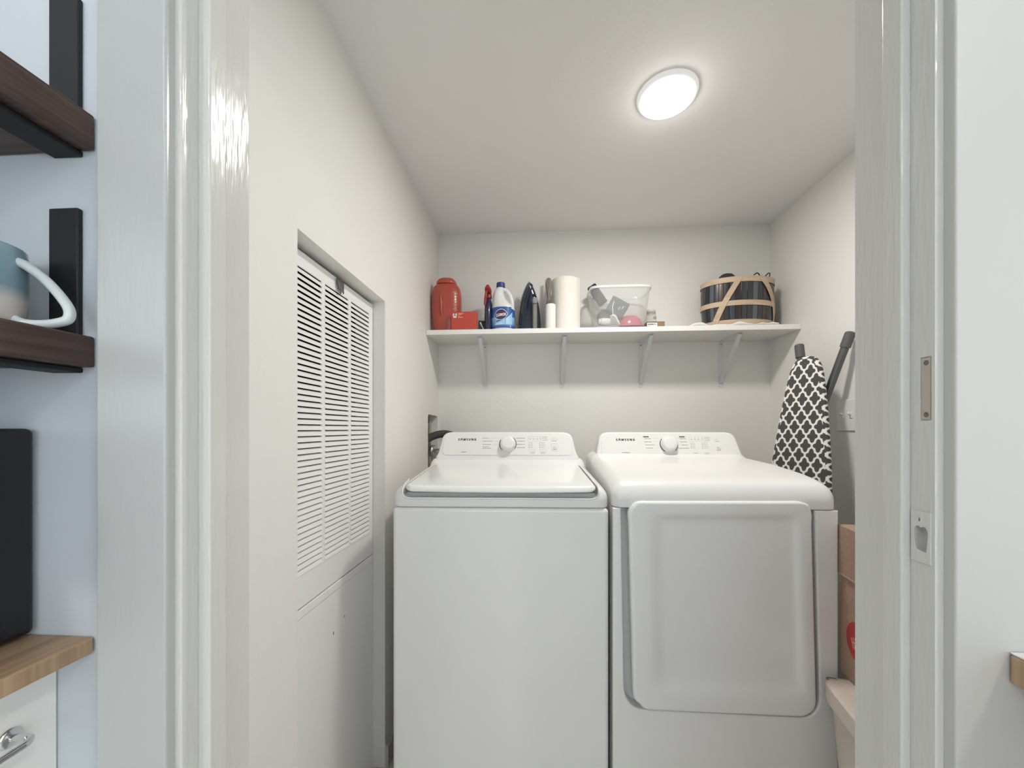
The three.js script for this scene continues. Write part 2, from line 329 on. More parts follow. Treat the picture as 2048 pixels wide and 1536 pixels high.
{
  const w = new THREE.Group(); w.name = 'added_window_1'; w.userData.kind = 'structure'; scene.add(w);  // unseen, added and made tall to throw low daylight on the access panel
  const F = (y0, y1, z0, z1) => boxBetween(1.93, 1.985, y0, y1, z0, z1);
  part('window_frame', join(F(0.08, 0.13, 0.55, 2.6), F(2.15, 2.20, 0.55, 2.6), F(0.13, 2.15, 0.55, 0.60), F(0.13, 2.15, 2.55, 2.6), F(0.13, 2.15, 1.55, 1.60)), M.melamine, w);
  const glass = phys({ color: 0xffffff, roughness: 0.02, transmission: 1, thickness: 0 });
  const w2 = new THREE.Group(); w2.name = 'added_window_2'; w2.userData.kind = 'structure'; scene.add(w2);  // unseen, added behind the camera as frontal daylight for the closet
  const G = (x0, x1, y0, y1) => boxBetween(x0, x1, y0, y1, 2.83, 2.885);
  part('window_frame', join(G(-1.0, 1.2, 0.85, 0.90), G(-1.0, 1.2, 2.10, 2.15), G(-1.0, -0.95, 0.90, 2.10), G(1.15, 1.2, 0.90, 2.10), G(0.075, 0.125, 0.90, 2.10)), M.melamine, w2);
  part('pane', boxBetween(-0.95, 0.075, 0.90, 2.10, 2.856, 2.860), glass, w2); part('pane', boxBetween(0.125, 1.15, 0.90, 2.10, 2.856, 2.860), glass, w2);
  part('pane', boxBetween(1.958, 1.962, 0.13, 2.15, 0.60, 1.55), glass, w); part('pane', boxBetween(1.958, 1.962, 0.13, 2.15, 1.60, 2.55), glass, w);
  const w3 = new THREE.Group(); w3.name = 'added_window_3'; w3.userData.kind = 'structure'; scene.add(w3);  // unseen, added to light the dryer door and the right jamb
  const K = (y0, y1, z0, z1) => boxBetween(-1.985, -1.93, y0, y1, z0, z1);
  part('window_frame', join(K(0.95, 1.0, 0.9, 2.2), K(2.05, 2.10, 0.9, 2.2), K(1.0, 2.05, 0.9, 0.95), K(1.0, 2.05, 2.15, 2.2)), M.melamine, w3);
  part('pane', boxBetween(-1.962, -1.958, 1.0, 2.05, 0.95, 2.15), glass, w3);
}

// ------------------------------------------------------------------ ceiling lights
function discLight(c, top, r, name, label, group) {
  const t = thing(name, label, 'ceiling light', [c.x, top, c.z], 0, group);
  part('trim_ring', lathe([[r * 0.5, 0.0], [r, 0.0], [r, -0.003], [r * 0.975, -0.010], [r * 0.93, -0.0145], [r * 0.88, -0.0145], [r * 0.85, -0.010], [r * 0.845, -0.004]], 64), std({ color: rgb(0.8, 0.8, 0.8), emissive: rgb(...c.color), emissiveIntensity: 0.22, roughness: 0.4 }), t, 'pale rim whose faint glow stands for lamp light on it');  // the ring is no source; its emission stands in for light falling on it
  part('diffuser', lathe([[r * 0.87, -0.008], [r * 0.84, -0.0150], [r * 0.78, -0.0175], [r * 0.5, -0.0190], [0.0001, -0.0195]], 64), std({ color: 0xffffff, emissive: rgb(...c.color), emissiveIntensity: 5, roughness: 0.5 }), t);
  const w = r * 1.42, L = new THREE.RectAreaLight(rgb(...c.color), c.power, w, w);
  L.position.set(c.x, top - 0.0225, c.z); L.lookAt(c.x, 0, c.z); L.name = 'lamp_light'; scene.add(L);
  const S = new THREE.PointLight(rgb(...c.color), c.power * 0.00022); S.position.set(c.x, top - 0.085, c.z); S.name = 'lamp_side_glow'; S.shadow.radius = 1.5; scene.add(S);   // what the domed diffuser sheds sideways
}
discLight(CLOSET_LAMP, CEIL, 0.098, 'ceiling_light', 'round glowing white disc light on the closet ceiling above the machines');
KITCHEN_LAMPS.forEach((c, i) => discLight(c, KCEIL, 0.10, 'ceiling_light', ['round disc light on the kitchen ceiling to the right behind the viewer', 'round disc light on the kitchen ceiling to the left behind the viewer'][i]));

// ------------------------------------------------------------------ access panels in the left wall
{
  const XP = -0.622, yB = 0.657, yT = 1.5985, z0 = -0.9085, z1 = -1.4415;
  const cols = [[-0.935, -1.0915], [-1.1099, -1.2523], [-1.2697, -1.4091]], sT = 1.5565, sB = 0.7435, NS = 51;
  const t = thing('louvered_panel', 'white metal louvered vent panel set in the recess of the left wall', 'vent panel', [XP, yB, (z0 + z1) / 2]);
  const zc = (z0 + z1) / 2;
  const s = rrect(-z0, -z1, yB, yT, 0.002); s.holes.length = 0;
  for (const [a, b] of cols) { const h = new THREE.Path(); h.moveTo(-a, sB); h.lineTo(-b, sB); h.lineTo(-b, sT); h.lineTo(-a, sT); h.closePath(); s.holes.push(h); }
  const g = new THREE.ExtrudeGeometry(s, { depth: 0.004, bevelEnabled: false }), p = g.attributes.position;
  for (let i = 0; i < p.count; i++) p.setXYZ(i, p.getZ(i) - 0.004, p.getY(i) - yB, -p.getX(i) - zc);
  g.computeVertexNormals();
  part('frame', crease(g, 0.5), M.panel, t);
  const pitch = (sT - sB) / NS;
  cols.forEach(([a, b]) => {
    const L = Math.abs(b - a) + 0.004, prof = new THREE.Shape();    // profile in (x out, y up): a bowed louver blade, lower edge outward
    prof.moveTo(-0.0058, 0.0066); prof.quadraticCurveTo(-0.0006, 0.0050, 0.0014, -0.0068); prof.lineTo(0.0004, -0.0072); prof.quadraticCurveTo(-0.0022, 0.0032, -0.0068, 0.0056); prof.closePath();
    const blade = new THREE.ExtrudeGeometry(prof, { depth: L, bevelEnabled: false, curveSegments: 5 }).translate(0, 0, -L / 2);
    for (let i = 0; i < NS; i++) { const m = part('slat', blade, M.panel, t); m.position.set(0.0006, sB + (i + 0.5) * pitch - yB - 0.0015, (a + b) / 2 - zc); }
  });
  // bent metal catch at the top edge
  const tab = new THREE.Shape(); tab.moveTo(-0.020, 0.019); tab.lineTo(0.016, 0.016); tab.lineTo(0.020, -0.019); tab.quadraticCurveTo(0.006, -0.013, -0.006, -0.021); tab.lineTo(-0.010, -0.030); tab.lineTo(-0.011, -0.019); tab.quadraticCurveTo(-0.021, 0.0, -0.020, 0.019);
  const tg = extrude(tab, 0.003, 0.0006, 2); const tp = tg.attributes.position;
  for (let i = 0; i < tp.count; i++) { const u = tp.getX(i); tp.setXYZ(i, 0.003 + tp.getZ(i) + 0.010 * Math.max(0, 1 - (u / 0.022) ** 2), tp.getY(i) + 1.577 - yB, -u - 1.186 - zc); }
  tg.computeVertexNormals();
  part('catch', crease(tg, 0.6), M.tab, t, 'dark grey bent metal catch at the top edge');
  const lip = new THREE.Shape(); lip.moveTo(0, 0); lip.lineTo(0.004, 0.004); lip.lineTo(0.004, 0.012); lip.lineTo(0, 0.012);
  const lower = thing('access_panel', 'plain white lower access panel with two small chips below the louvers', 'access panel', [XP, 0, zc]);
  part('sheet', rboxBetween(-0.012, 0.001, FLOOR + 0.01, 0.6285, z0 - zc, z1 - zc, 0.0012), M.panel, lower);
  part('top_rail', rboxBetween(-0.012, 0.0035, 0.6300, 0.6535, z0 - zc, z1 - zc, 0.0025), M.panel, lower);
  const chip = std({ color: rgb(0.05, 0.05, 0.055), roughness: 0.7 });
  part('chip', boxBetween(0.0008, 0.0014, 0.499, 0.509, -1.153 - zc, -1.1565 - zc), chip, lower); part('chip', boxBetween(0.0008, 0.0014, 0.520, 0.527, -1.2215 - zc, -1.224 - zc), chip, lower);
}

// ------------------------------------------------------------------ appliances
function panelPrint(kind) {                                         // flat print of the control panel (drawn over white)
  return canvasTexture(2048, 420, (g, w, h) => {
    g.fillStyle = '#e9e8e4'; g.fillRect(0, 0, w, h);
    const px = u => u * w, py = v => v * h;
    // wordmark with a crossbar-less A
    g.strokeStyle = g.fillStyle = '#17171a'; g.textBaseline = 'alphabetic'; g.font = 'bold 46px sans-serif';
    let x = px(0.128); const base = py(0.34), up = 35;
    for (const ch of 'SAMSUNG') {
      if (ch === 'A') { g.lineWidth = 11; g.beginPath(); g.moveTo(x + 3, base); g.lineTo(x + 20, base - up + 2); g.lineTo(x + 37, base); g.stroke(); x += 46; }
      else { g.fillText(ch, x, base); g.lineWidth = 3; g.strokeText(ch, x, base); x += g.measureText(ch).width + 9; }
    }
    g.fillStyle = '#8a8a88'; g.fillRect(px(kind === 'washer' ? 0.155 : 0.165), py(0.79), px(kind === 'washer' ? 0.04 : 0.058), 9);
    const dash = (u, v, len, a = 0.62, hgt = 9) => { g.fillStyle = `rgba(90,90,90,${a})`; let p = px(u); const e = px(u + len); while (p < e) { const l = 18 + (p * 7 % 23); g.fillRect(p, py(v), Math.min(l, e - p), hgt); p += l + 4; } };
    const L = kind === 'washer' ? [[0.315, 0.235, 0.045], [0.315, 0.36, 0.075], [0.315, 0.49, 0.065], [0.315, 0.585, 0.048], [0.315, 0.64, 0.068]] : [[0.335, 0.25, 0.045], [0.335, 0.37, 0.05], [0.338, 0.49, 0.065], [0.342, 0.61, 0.05]];
    const R = kind === 'washer' ? [[0.568, 0.235, 0.065], [0.582, 0.36, 0.052], [0.568, 0.48, 0.065], [0.574, 0.61, 0.062]] : [[0.592, 0.25, 0.045], [0.592, 0.37, 0.052], [0.60, 0.49, 0.045], [0.57, 0.61, 0.08]];
    for (const [u, v, l] of [...L, ...R]) dash(u, v, l);
    if (kind === 'dryer') { g.fillStyle = '#3a3a3c'; g.fillRect(px(0.328), py(0.165), px(0.04), 17); g.fillRect(px(0.588), py(0.165), px(0.04), 17); }
    g.strokeStyle = 'rgba(120,120,120,0.45)'; g.lineWidth = 3;
    for (const [u, v] of [[0.37, 0.25], [0.40, 0.37], [0.395, 0.5]]) { g.beginPath(); g.moveTo(px(u), py(v)); g.lineTo(px(0.432), py(v + (v < 0.3 ? 0 : 0.0))); g.stroke(); g.beginPath(); g.moveTo(px(0.992 - u + 0.005), py(v)); g.lineTo(px(0.56), py(v)); g.stroke(); }
    // status lights and buttons on the right
    const o = 0.662;
    for (let k = 0; k < 4; k++) { g.strokeStyle = 'rgba(100,100,100,0.6)'; g.lineWidth = 4; const cx = px(o + 0.012 + k * 0.026), cy = py(0.27); g.beginPath(); if (k % 2) g.arc(cx, cy, 11, 0, 6.3); else { g.moveTo(cx - 11, cy + 10); g.lineTo(cx, cy - 12); g.lineTo(cx + 11, cy + 10); g.closePath(); } g.stroke(); }
    g.strokeStyle = 'rgba(120,120,120,0.4)'; g.lineWidth = 3; g.strokeRect(px(o - 0.004), py(0.19), px(0.145), py(0.165));
    dash(o + 0.105, 0.205, 0.035, 0.5, 7); dash(o + 0.105, 0.255, 0.035, 0.5, 7); dash(o + 0.105, 0.31, 0.035, 0.5, 7);
    for (let k = 0; k < 4; k++) for (const c of [0, 0.08]) { const v = 0.43 + k * 0.062; g.fillStyle = 'rgba(70,70,70,0.7)'; g.beginPath(); g.arc(px(o + 0.004 + c), py(v), 6, 0, 6.3); g.fill(); dash(o + 0.012 + c, v - 0.01, 0.02 + ((k * 3 + (c ? 1 : 0)) % 3) * 0.012, 0.45, 7); }
    if (kind === 'washer') { g.strokeStyle = 'rgba(110,110,110,0.45)'; g.lineWidth = 3; g.strokeRect(px(o), py(0.69), px(0.05), py(0.08)); g.strokeRect(px(o + 0.083), py(0.69), px(0.05), py(0.08)); }
    dash(o + 0.016, 0.80, 0.03, 0.5, 8); dash(o + 0.09, 0.80, 0.036, 0.5, 8); if (kind === 'washer') dash(o + 0.012, 0.845, 0.032, 0.4, 7); dash(o + 0.092, 0.845, 0.032, 0.4, 7);
    g.strokeStyle = 'rgba(110,110,110,0.5)'; if (kind === 'washer') { g.strokeRect(px(0.832), py(0.24), px(0.042), py(0.11)); g.strokeRect(px(0.834), py(0.47), px(0.044), py(0.29)); }
    dash(0.84, 0.35, 0.03, 0.55, 8); g.beginPath(); g.arc(px(0.852), py(0.285), 9, 0, 6.3); g.stroke();
    dash(0.845, 0.58, 0.022, 0.6, 9); dash(0.843, 0.64, 0.03, 0.6, 9); dash(0.843, 0.69, 0.028, 0.6, 9);
  });
}
// console, knob and print; hw = half width at the foot, placed at local (x, z) with its face leaning back
function consoleOn(root, kind, x, z, yBase) {
  const lean = 0.36, o = new THREE.Group(); o.name = 'console'; root.add(o);
  const hgt = 0.128, s = new THREE.Shape(), R = 0.036;
  s.moveTo(-0.322, -0.05); s.lineTo(0.322, -0.05); s.lineTo(0.320, 0.012); s.quadraticCurveTo(0.3115, 0.020, 0.3085, 0.040);
  s.lineTo(0.3005, hgt - 0.045); s.bezierCurveTo(0.297, hgt - 0.014, 0.284, hgt - 0.002, 0.252, hgt); s.lineTo(-0.252, hgt);
  s.bezierCurveTo(-0.284, hgt - 0.002, -0.297, hgt - 0.014, -0.3005, hgt - 0.045); s.lineTo(-0.3085, 0.040); s.quadraticCurveTo(-0.3115, 0.020, -0.320, 0.012); s.closePath();
  const body = crease(extrude(s, 0.13, 0.011, 5, 20).translate(0, 0, -0.13), 0.7);
  const shell = part('console_shell', body, M.plasticWhite, o); o.rotation.x = -lean; o.position.set(x, yBase, z);
  // recessed-look fascia carrying the print
  const f = new THREE.Shape(), fh = hgt - 0.008;
  f.moveTo(-0.270, 0.014); f.lineTo(0.270, 0.014); f.quadraticCurveTo(0.290, 0.015, 0.2915, 0.035); f.lineTo(0.288, fh - 0.045); f.bezierCurveTo(0.286, fh - 0.012, 0.274, fh - 0.002, 0.25, fh - 0.001); f.lineTo(-0.25, fh - 0.001);
  f.bezierCurveTo(-0.274, fh - 0.002, -0.286, fh - 0.012, -0.288, fh - 0.045); f.lineTo(-0.2915, 0.035); f.quadraticCurveTo(-0.290, 0.015, -0.270, 0.014);
  const fg = extrude(f, 0.0022, 0.0009, 3, 16), p = fg.attributes.position, uv = fg.attributes.uv;
  for (let i = 0; i < p.count; i++) uv.setXY(i, (p.getX(i) + 0.30) / 0.60, (p.getY(i) - 0.004) / 0.120);
  part('control_panel', crease(fg, 0.5), phys({ map: panelPrint(kind), roughness: 0.3, clearcoat: 0.4, clearcoatRoughness: 0.12 }), o, 'white fascia printed with a wordmark and grey settings');
  const kx = 0.004, ky = 0.066;
  const k = part('dial', lathe([[0.0001, 0.030], [0.020, 0.0295], [0.0285, 0.0275], [0.0315, 0.0235], [0.0325, 0.016], [0.0365, 0.004], [0.0375, 0.0]], 48).rotateX(Math.PI / 2).translate(kx, ky, 0.002), M.plasticWhite, o, 'round white programme dial');
  for (const [a, len] of kind === 'washer' ? [[-0.62, 1.55], [Math.PI - 0.55, 1.35]] : [[-0.85, 1.15], [Math.PI - 0.75, 1.75]])
    part('dial_ring', new THREE.TorusGeometry(0.0372, 0.0017, 10, 40, len).rotateZ(a).translate(kx, ky, 0.0045), M.knobRing, o, 'dark arc beside the dial');
  return o;
}
const fz = (pts) => z => { for (let i = 0; i < pts.length - 1; i++) { const [a, ya] = pts[i], [b, yb] = pts[i + 1]; if (z <= a && z >= b) { const t = (a - z) / (a - b), s = pts[i][2] ? t * t * (3 - 2 * t) : t; return ya + (yb - ya) * s; } } return z > pts[0][0] ? pts[0][1] : pts[pts.length - 1][1]; };
const arcRings = (r, y0, n = 7) => { const a = []; for (let i = 0; i <= n; i++) { const t = i / n * Math.PI / 2; a.push([r * (1 - Math.cos(t)), y0 + r * Math.sin(t)]); } return a; };

{ // -------- top-loading washer (local z = 0 is the cabinet front)
  const t = thing('washing_machine', 'white top-loading washing machine on the left with a closed glossy lid', 'washing machine', [-0.1185, 0, -1.236], 0.03);
  const SEAM = 0.879, HW = 0.3455;
  part('cabinet', rboxBetween(-HW, HW, FLOOR + 0.03, SEAM - 0.0015, -0.70, 0, 0.014), M.enamel, t);
  const f = fz([[0.0, 0.934], [-0.015, 0.940], [-0.06, 0.946], [-0.44, 0.972], [-0.47, 0.976, 1], [-0.515, 0.999], [-0.70, 1.0]]);
  const deck = cushion(-HW, HW, -0.70, 0.0, 0.03, [[0.002, SEAM], [0.0, SEAM + 0.003], ...arcRings(0.034, -0.034).map(([i, h]) => [i, h])], () => 0, 40, false);
  { // put every upper vertex on the deck's own profile
    const p = deck.attributes.position;
    for (let i = 0; i < p.count; i++) { const y = p.getY(i); if (y < 0.5) p.setY(i, f(p.getZ(i)) + y); }
    deck.computeVertexNormals();
  }
  const dIdx = deck.index.array, tail = [];                         // close the underside for the boolean
  const N = 4 * (8 + 1 + 39); const c0 = deck.attributes.position.count;
  const pos = Array.from(deck.attributes.position.array); pos.push(0, SEAM, -0.35);
  const ring = []; { const p = deck.attributes.position; for (let i = 0; i < p.count; i++) if (Math.abs(p.getY(i) - SEAM) < 1e-6) ring.push(i); }
  for (let i = 0; i < ring.length; i++) tail.push(ring[i], ring[(i + 1) % ring.length], c0);
  const closed = new THREE.BufferGeometry(); closed.setAttribute('position', new THREE.Float32BufferAttribute(pos, 3)); closed.setIndex([...dIdx, ...tail]); closed.computeVertexNormals();
  const well = extrude(rrect(-0.312, 0.312, -0.455, 0.2, [0.02, 0.02, 0, 0]), 0.3).rotateX(-Math.PI / 2);   // shape y -> -z
  const wellG = (() => { const s = rrect(-0.3135, 0.3135, -0.02, 0.455, 0.035); const g = new THREE.ExtrudeGeometry(s, { depth: 0.3, bevelEnabled: false, curveSegments: 12 }); const p = g.attributes.position; for (let i = 0; i < p.count; i++) p.setXYZ(i, p.getX(i), 0.918 + p.getZ(i), -p.getY(i)); return g; })();
  const mouth = extrude(rrect(-0.3135, 0.3135, 0.9065, 1.2, 0.022), 0.06).translate(0, 0, -0.045);
  const ev = new Evaluator(); ev.attributes = ['position', 'normal']; ev.useGroups = false;
  const B = g => { const q = g.clone(); for (const k of Object.keys(q.attributes)) if (!['position', 'normal'].includes(k)) q.deleteAttribute(k); const b = new Brush(q); b.updateMatrixWorld(); return b; };
  const flip = g => { const q = mergeVertices((() => { const z = g.clone(); z.deleteAttribute('uv'); z.deleteAttribute('normal'); return z; })(), 1e-6); const a = q.index.array; for (let i = 0; i < a.length; i += 3) { const s = a[i]; a[i] = a[i + 1]; a[i + 1] = s; } q.computeVertexNormals(); return q; };
  let r = ev.evaluate(B(closed), B(wellG), SUBTRACTION); r.updateMatrixWorld();
  r = ev.evaluate(r, B(mouth), SUBTRACTION);
  part('top_deck', crease(r.geometry, 0.5), M.plasticWhite, t);
  // rounded rim of the hand pocket
  const rim = [[-0.3135, 0.958, -0.075], [-0.3135, 0.945, -0.020], [-0.3132, 0.930, -0.0005], [-0.3085, 0.9145, 0.0008], [-0.295, 0.9078, 0.0008], [-0.25, 0.907, 0.0008], [0, 0.907, 0.0008], [0.25, 0.907, 0.0008], [0.295, 0.9078, 0.0008], [0.3085, 0.9145, 0.0008], [0.3132, 0.930, -0.0005], [0.3135, 0.945, -0.020], [0.3135, 0.958, -0.075]];
  part('pocket_rim', tube(rim, 0.0021, 160, false, 8), M.plasticWhite, t);
  const lidF = fz([[0.0, 0.9425], [-0.012, 0.9475], [-0.06, 0.9515], [-0.44, 0.978], [-0.46, 0.980]]);
  const lid = cushion(-0.3085, 0.3085, -0.4515, -0.0005, 0.03, [[0.006, -0.018], [0.0005, -0.015], ...arcRings(0.012, -0.012, 5)], (x, z) => lidF(z) - 0.0022 * Math.max(0, 1 - (z + 0.0005) / -0.05) ** 2 * 0 - 0.003 * (1 - (x / 0.3085) ** 2) * Math.max(0, 1 + z / 0.10), 40, true);
  part('lid', lid, M.enamel, t, 'glossy white lid');
  consoleOn(t, 'washer', -0.001, -0.500, 0.997);
  for (const [x, z] of [[-0.29, -0.06], [0.29, -0.06], [-0.29, -0.64], [0.29, -0.64]]) part('foot', cyl(0.022, 0.016, 0.034, x, FLOOR + 0.017, z, 20), M.greyRubber, t);
}
{ // -------- front-loading dryer
  const CX = 0.5705, HW = 0.3345, SEAM = 0.8845;
  const t = thing('clothes_dryer', 'white front-loading clothes dryer on the right with a large square door', 'dryer', [CX, 0, -1.236]);
  part('cabinet', crease(extrude(rrect(-HW, HW, FLOOR + 0.03, SEAM - 0.0015, 0.005), 0.665, 0.012, 4).translate(0, 0, -0.705), 0.6), M.enamel, t);
  // front moulding with the bay for the door
  const X0 = -0.3095, X1 = 0.2745, top = SEAM - 0.0015, s = new THREE.Shape();
  s.moveTo(-HW, FLOOR + 0.03); s.lineTo(HW, FLOOR + 0.03); s.lineTo(HW, top); s.lineTo(X1 - 0.008, top); s.lineTo(X1 + 0.006, 0.32); s.quadraticCurveTo(X1 + 0.004, 0.258, X1 - 0.05, 0.256);
  s.lineTo(X0 + 0.062, 0.258); s.quadraticCurveTo(X0 + 0.012, 0.268, X0 + 0.010, 0.33); s.lineTo(X0, top); s.lineTo(-HW, top); s.closePath();
  part('front_moulding', crease(extrude(s, 0.046, 0.006, 4).translate(0, 0, -0.042), 0.6), M.enamel, t);
  // door: quadrilateral outline with a shallow dished centre
  {
    const rings = [[0.004, -0.030], [0.0, -0.026], ...arcRings(0.010, -0.010, 5), [0.030, 0.001], [0.044, 0.0004], [0.052, -0.0010], [0.060, -0.0040], [0.068, -0.0080], [0.076, -0.0105], [0.086, -0.0118], [0.10, -0.0122]];
    const g = cushion(-0.27, 0.27, 0, 0.645, 0.052, rings, () => 0, 36, true, 0.03), p = g.attributes.position;
    // plan (x, z) -> (x, y); tighter top corners come from stretching the upper corners outward
    for (let i = 0; i < p.count; i++) {
      let x = p.getX(i), v = p.getZ(i); const d = p.getY(i), u = x / 0.27, w = v / 0.645;
      const k = Math.max(0, (w - 0.90) / 0.10), q = Math.max(0, (Math.abs(u) - 0.8) / 0.2);
      if (k > 0 && q > 0) { const m = k * q; v += 0.020 * m * (1 - Math.max(0, w - 0.95) * 20) * 0.0 + 0.0075 * m; x += Math.sign(x) * 0.0075 * m; }
      const q2 = Math.max(0, Math.min(1, (Math.min(0.27 - Math.abs(p.getX(i)), p.getZ(i), 0.645 - p.getZ(i)) - 0.005) / 0.071)); x += 0.020 * q2; v += 0.016 * q2;   // the dish sits nearer the top and the hinge side
      p.setXYZ(i, x - 0.0195 + 0.016 * (1 - w), v + 0.2635 + 0.003 * u * w, d + 0.0165);
    }
    const a = g.index.array; for (let i = 0; i < a.length; i += 3) { const z = a[i]; a[i] = a[i + 1]; a[i + 1] = z; }
    g.computeVertexNormals();
    part('door', g, M.enamel, t, 'large white door with a shallow dished centre');
  }
  const f = fz([[0.004, 0.945], [-0.02, 0.958], [-0.06, 0.972], [-0.12, 0.982], [-0.27, 0.9975], [-0.455, 1.006], [-0.47, 1.007, 1], [-0.515, 1.020], [-0.72, 1.021]]);
  const deck = cushion(-HW, HW, -0.70, 0.004, 0.03, [[0.002, SEAM], [0.0, SEAM + 0.003], ...arcRings(0.04, -0.04)], () => 0, 40), p = deck.attributes.position;
  for (let i = 0; i < p.count; i++) { const y = p.getY(i); if (y < 0.5) p.setY(i, f(p.getZ(i)) + y); }
  deck.computeVertexNormals();
  part('top_deck', deck, M.plasticWhite, t);
  consoleOn(t, 'dryer', 0.004, -0.500, 0.997);
  for (const [x, z] of [[-0.28, -0.06], [0.28, -0.06], [-0.28, -0.64], [0.28, -0.64]]) part('foot', cyl(0.022, 0.016, 0.034, x, FLOOR + 0.017, z, 20), M.greyRubber, t);
}
// baseboards, seen as a little white step beside the washer
const skirting = () => { const p = new THREE.Shape(); p.moveTo(0, 0); p.lineTo(0.013, 0); p.lineTo(0.013, 0.072); p.quadraticCurveTo(0.013, 0.080, 0.006, 0.084); p.lineTo(0, 0.085); p.closePath(); return p; };
struct('baseboard_left', crease(new THREE.ExtrudeGeometry(skirting(), { depth: REC1 - ZB, bevelEnabled: false }).translate(XL, FLOOR, ZB), 0.5), M.litTrim);
struct('baseboard_back', crease(new THREE.ExtrudeGeometry(skirting(), { depth: XR - XL - 0.026, bevelEnabled: false }).rotateY(-Math.PI / 2).translate(XR - 0.013, FLOOR, ZB), 0.5), M.litTrim);

// ------------------------------------------------------------------ shelf over the machines and its brackets
const SH = 1.6415, SHB = 1.6165, ZS = -1.9935;
single('wall_shelf', boxUV(rboxBetween(XL + 0.001, XR - 0.001, SHB, SH, ZS, ZB + 0.0005, 0.0016)), M.melamine, 'long white melamine shelf along the back wall above the machines', 'shelf');
{
  const xs = [-0.300, 0.1435, 0.586, 1.0255];
  const lbl = ['white metal shelf bracket at the left end, below the red carton', 'white metal shelf bracket second from the left, below the paper towel roll', 'white metal shelf bracket third from the left, below the small brown box', 'white metal shelf bracket at the right end, below the basket'];
  const flange = (() => { const s = rrect(-0.0125, 0.0125, -0.255, 0, [0.0124, 0.0124, 0, 0]); return crease(extrude(s, 0.0024, 0.0006, 2), 0.6); })();
  const arm = (() => { const s = rrect(-0.0125, 0.0125, 0, 0.222, [0, 0, 0.0124, 0.0124]); return crease(extrude(s, 0.0024, 0.0006, 2), 0.6).rotateX(Math.PI / 2); })();
  const brace = (() => {
    const pos = [], idx = [], n = 28, prof = [[-0.0115, -0.001], [-0.0105, 0.0035], [-0.006, 0.0052], [0, 0.0058], [0.006, 0.0052], [0.0105, 0.0035], [0.0115, -0.001], [0.0060, -0.0012], [-0.0060, -0.0012]];
    for (let i = 0; i <= n; i++) {
      const u = i / n, z = 0.205 * (1 - u) ** 1.25 + 0.004, y = -0.006 - 0.226 * u ** 0.92, tz = -0.205 * 1.25 * Math.max(0.02, 1 - u) ** 0.25, ty = -0.226 * 0.92 * Math.max(0.02, u) ** -0.08, l = Math.hypot(tz, ty);
      const k = 0.65 + 0.35 * Math.min(1, 4 * Math.min(u, 1 - u) + 0.3);
      for (const [a, b] of prof) pos.push(a * k, y + b * (tz / l) * -1 * -1, z + b * (-ty / l));
    }
    const m = prof.length; for (let i = 0; i < n; i++) for (let j = 0; j < m; j++) { const a = i * m + j, b = i * m + (j + 1) % m; idx.push(a, b, a + m, b, b + m, a + m); }
    const g = new THREE.BufferGeometry(); g.setAttribute('position', new THREE.Float32BufferAttribute(pos, 3)); g.setIndex(idx); g.computeVertexNormals(); return crease(g, 0.8);
  })();
  const proto = thing('shelf_bracket', lbl[0], 'bracket', [xs[0], SHB, ZB], 0, 'white brackets under the closet shelf');
  part('wall_flange', flange, M.bracket, proto); part('arm', arm, M.bracket, proto); part('brace', brace, M.bracket, proto);
  for (const [y, z, rx] of [[-0.016, 0.0028, 0], [-0.20, 0.0028, 0], [-0.0028, 0.195, 1]]) { const g = new THREE.CylinderGeometry(0.0032, 0.0036, 0.0018, 14); if (!rx) g.rotateX(Math.PI / 2); part('screw', g.translate(0, y, z), M.screw, proto); }
  for (let i = 1; i < 4; i++) { const c = proto.clone(); c.name = numbered('shelf_bracket'); c.position.x = xs[i]; c.userData.label = lbl[i]; scene.add(c); }
}

// ------------------------------------------------------------------ things on the closet shelf
{ // big red detergent tub
  const t = thing('detergent_tub', 'tall glossy red plastic detergent tub in the left corner of the shelf', 'detergent tub', [-0.489, SH, -2.090]);
  const rows = smoothRows([[0, 0.060, 0.056], [0.012, 0.066, 0.060], [0.06, 0.0745, 0.066], [0.12, 0.080, 0.069], [0.18, 0.081, 0.070], [0.225, 0.077, 0.067], [0.250, 0.069, 0.061], [0.263, 0.058, 0.053], [0.266, 0.054, 0.05]], 30);
  part('body', loft(rows.map(([y, rx, rz]) => ({ y, rx, rz: rz * 0.8, n: 2.3 })), 56), REDJUG, t);
  part('lid', loft(smoothRows([[0.264, 0.053, 0.049], [0.272, 0.054, 0.050], [0.283, 0.050, 0.047], [0.292, 0.042, 0.040], [0.2955, 0.026, 0.026], [0.296, 0.008, 0.008]], 16).map(([y, rx, rz]) => ({ y, rx, rz, n: 2.4 })), 48), REDJUG, t);
  part('grip', tube([[-0.012, 0.205, 0.047], [-0.018, 0.198, 0.0555], [-0.016, 0.15, 0.0585], [-0.014, 0.10, 0.0565], [-0.010, 0.082, 0.050]], 0.0055, 40), REDJUG, t, 'raised edge of the hand grip');
  part('worn_label', loft(smoothRows([[0.075, 0.0765, 0.0665], [0.12, 0.0805, 0.0695], [0.18, 0.0815, 0.0705], [0.222, 0.0778, 0.0678]], 10).map(([y, rx, rz]) => ({ y, rx: rx + 0.0003, rz: rz * 0.8 + 0.0003, n: 2.3 })), 56, false), std({ alphaTest: 0.5, roughness: 0.45, map: canvasTexture(1024, 256, (g, w, h) => { g.clearRect(0, 0, w, h); g.save(); g.translate(0, 0); for (let i = 0; i < 9; i++) { g.strokeStyle = i % 3 ? 'rgb(168,96,72)' : 'rgb(186,140,92)'; g.lineWidth = 9 - i % 4; g.beginPath(); g.moveTo(596 + (i % 2) * 8, 22 + i * 26); g.quadraticCurveTo(640, 10 + i * 26, 676, 34 + i * 25); g.stroke(); } g.restore(); }) }), t, 'faded tan print');
}
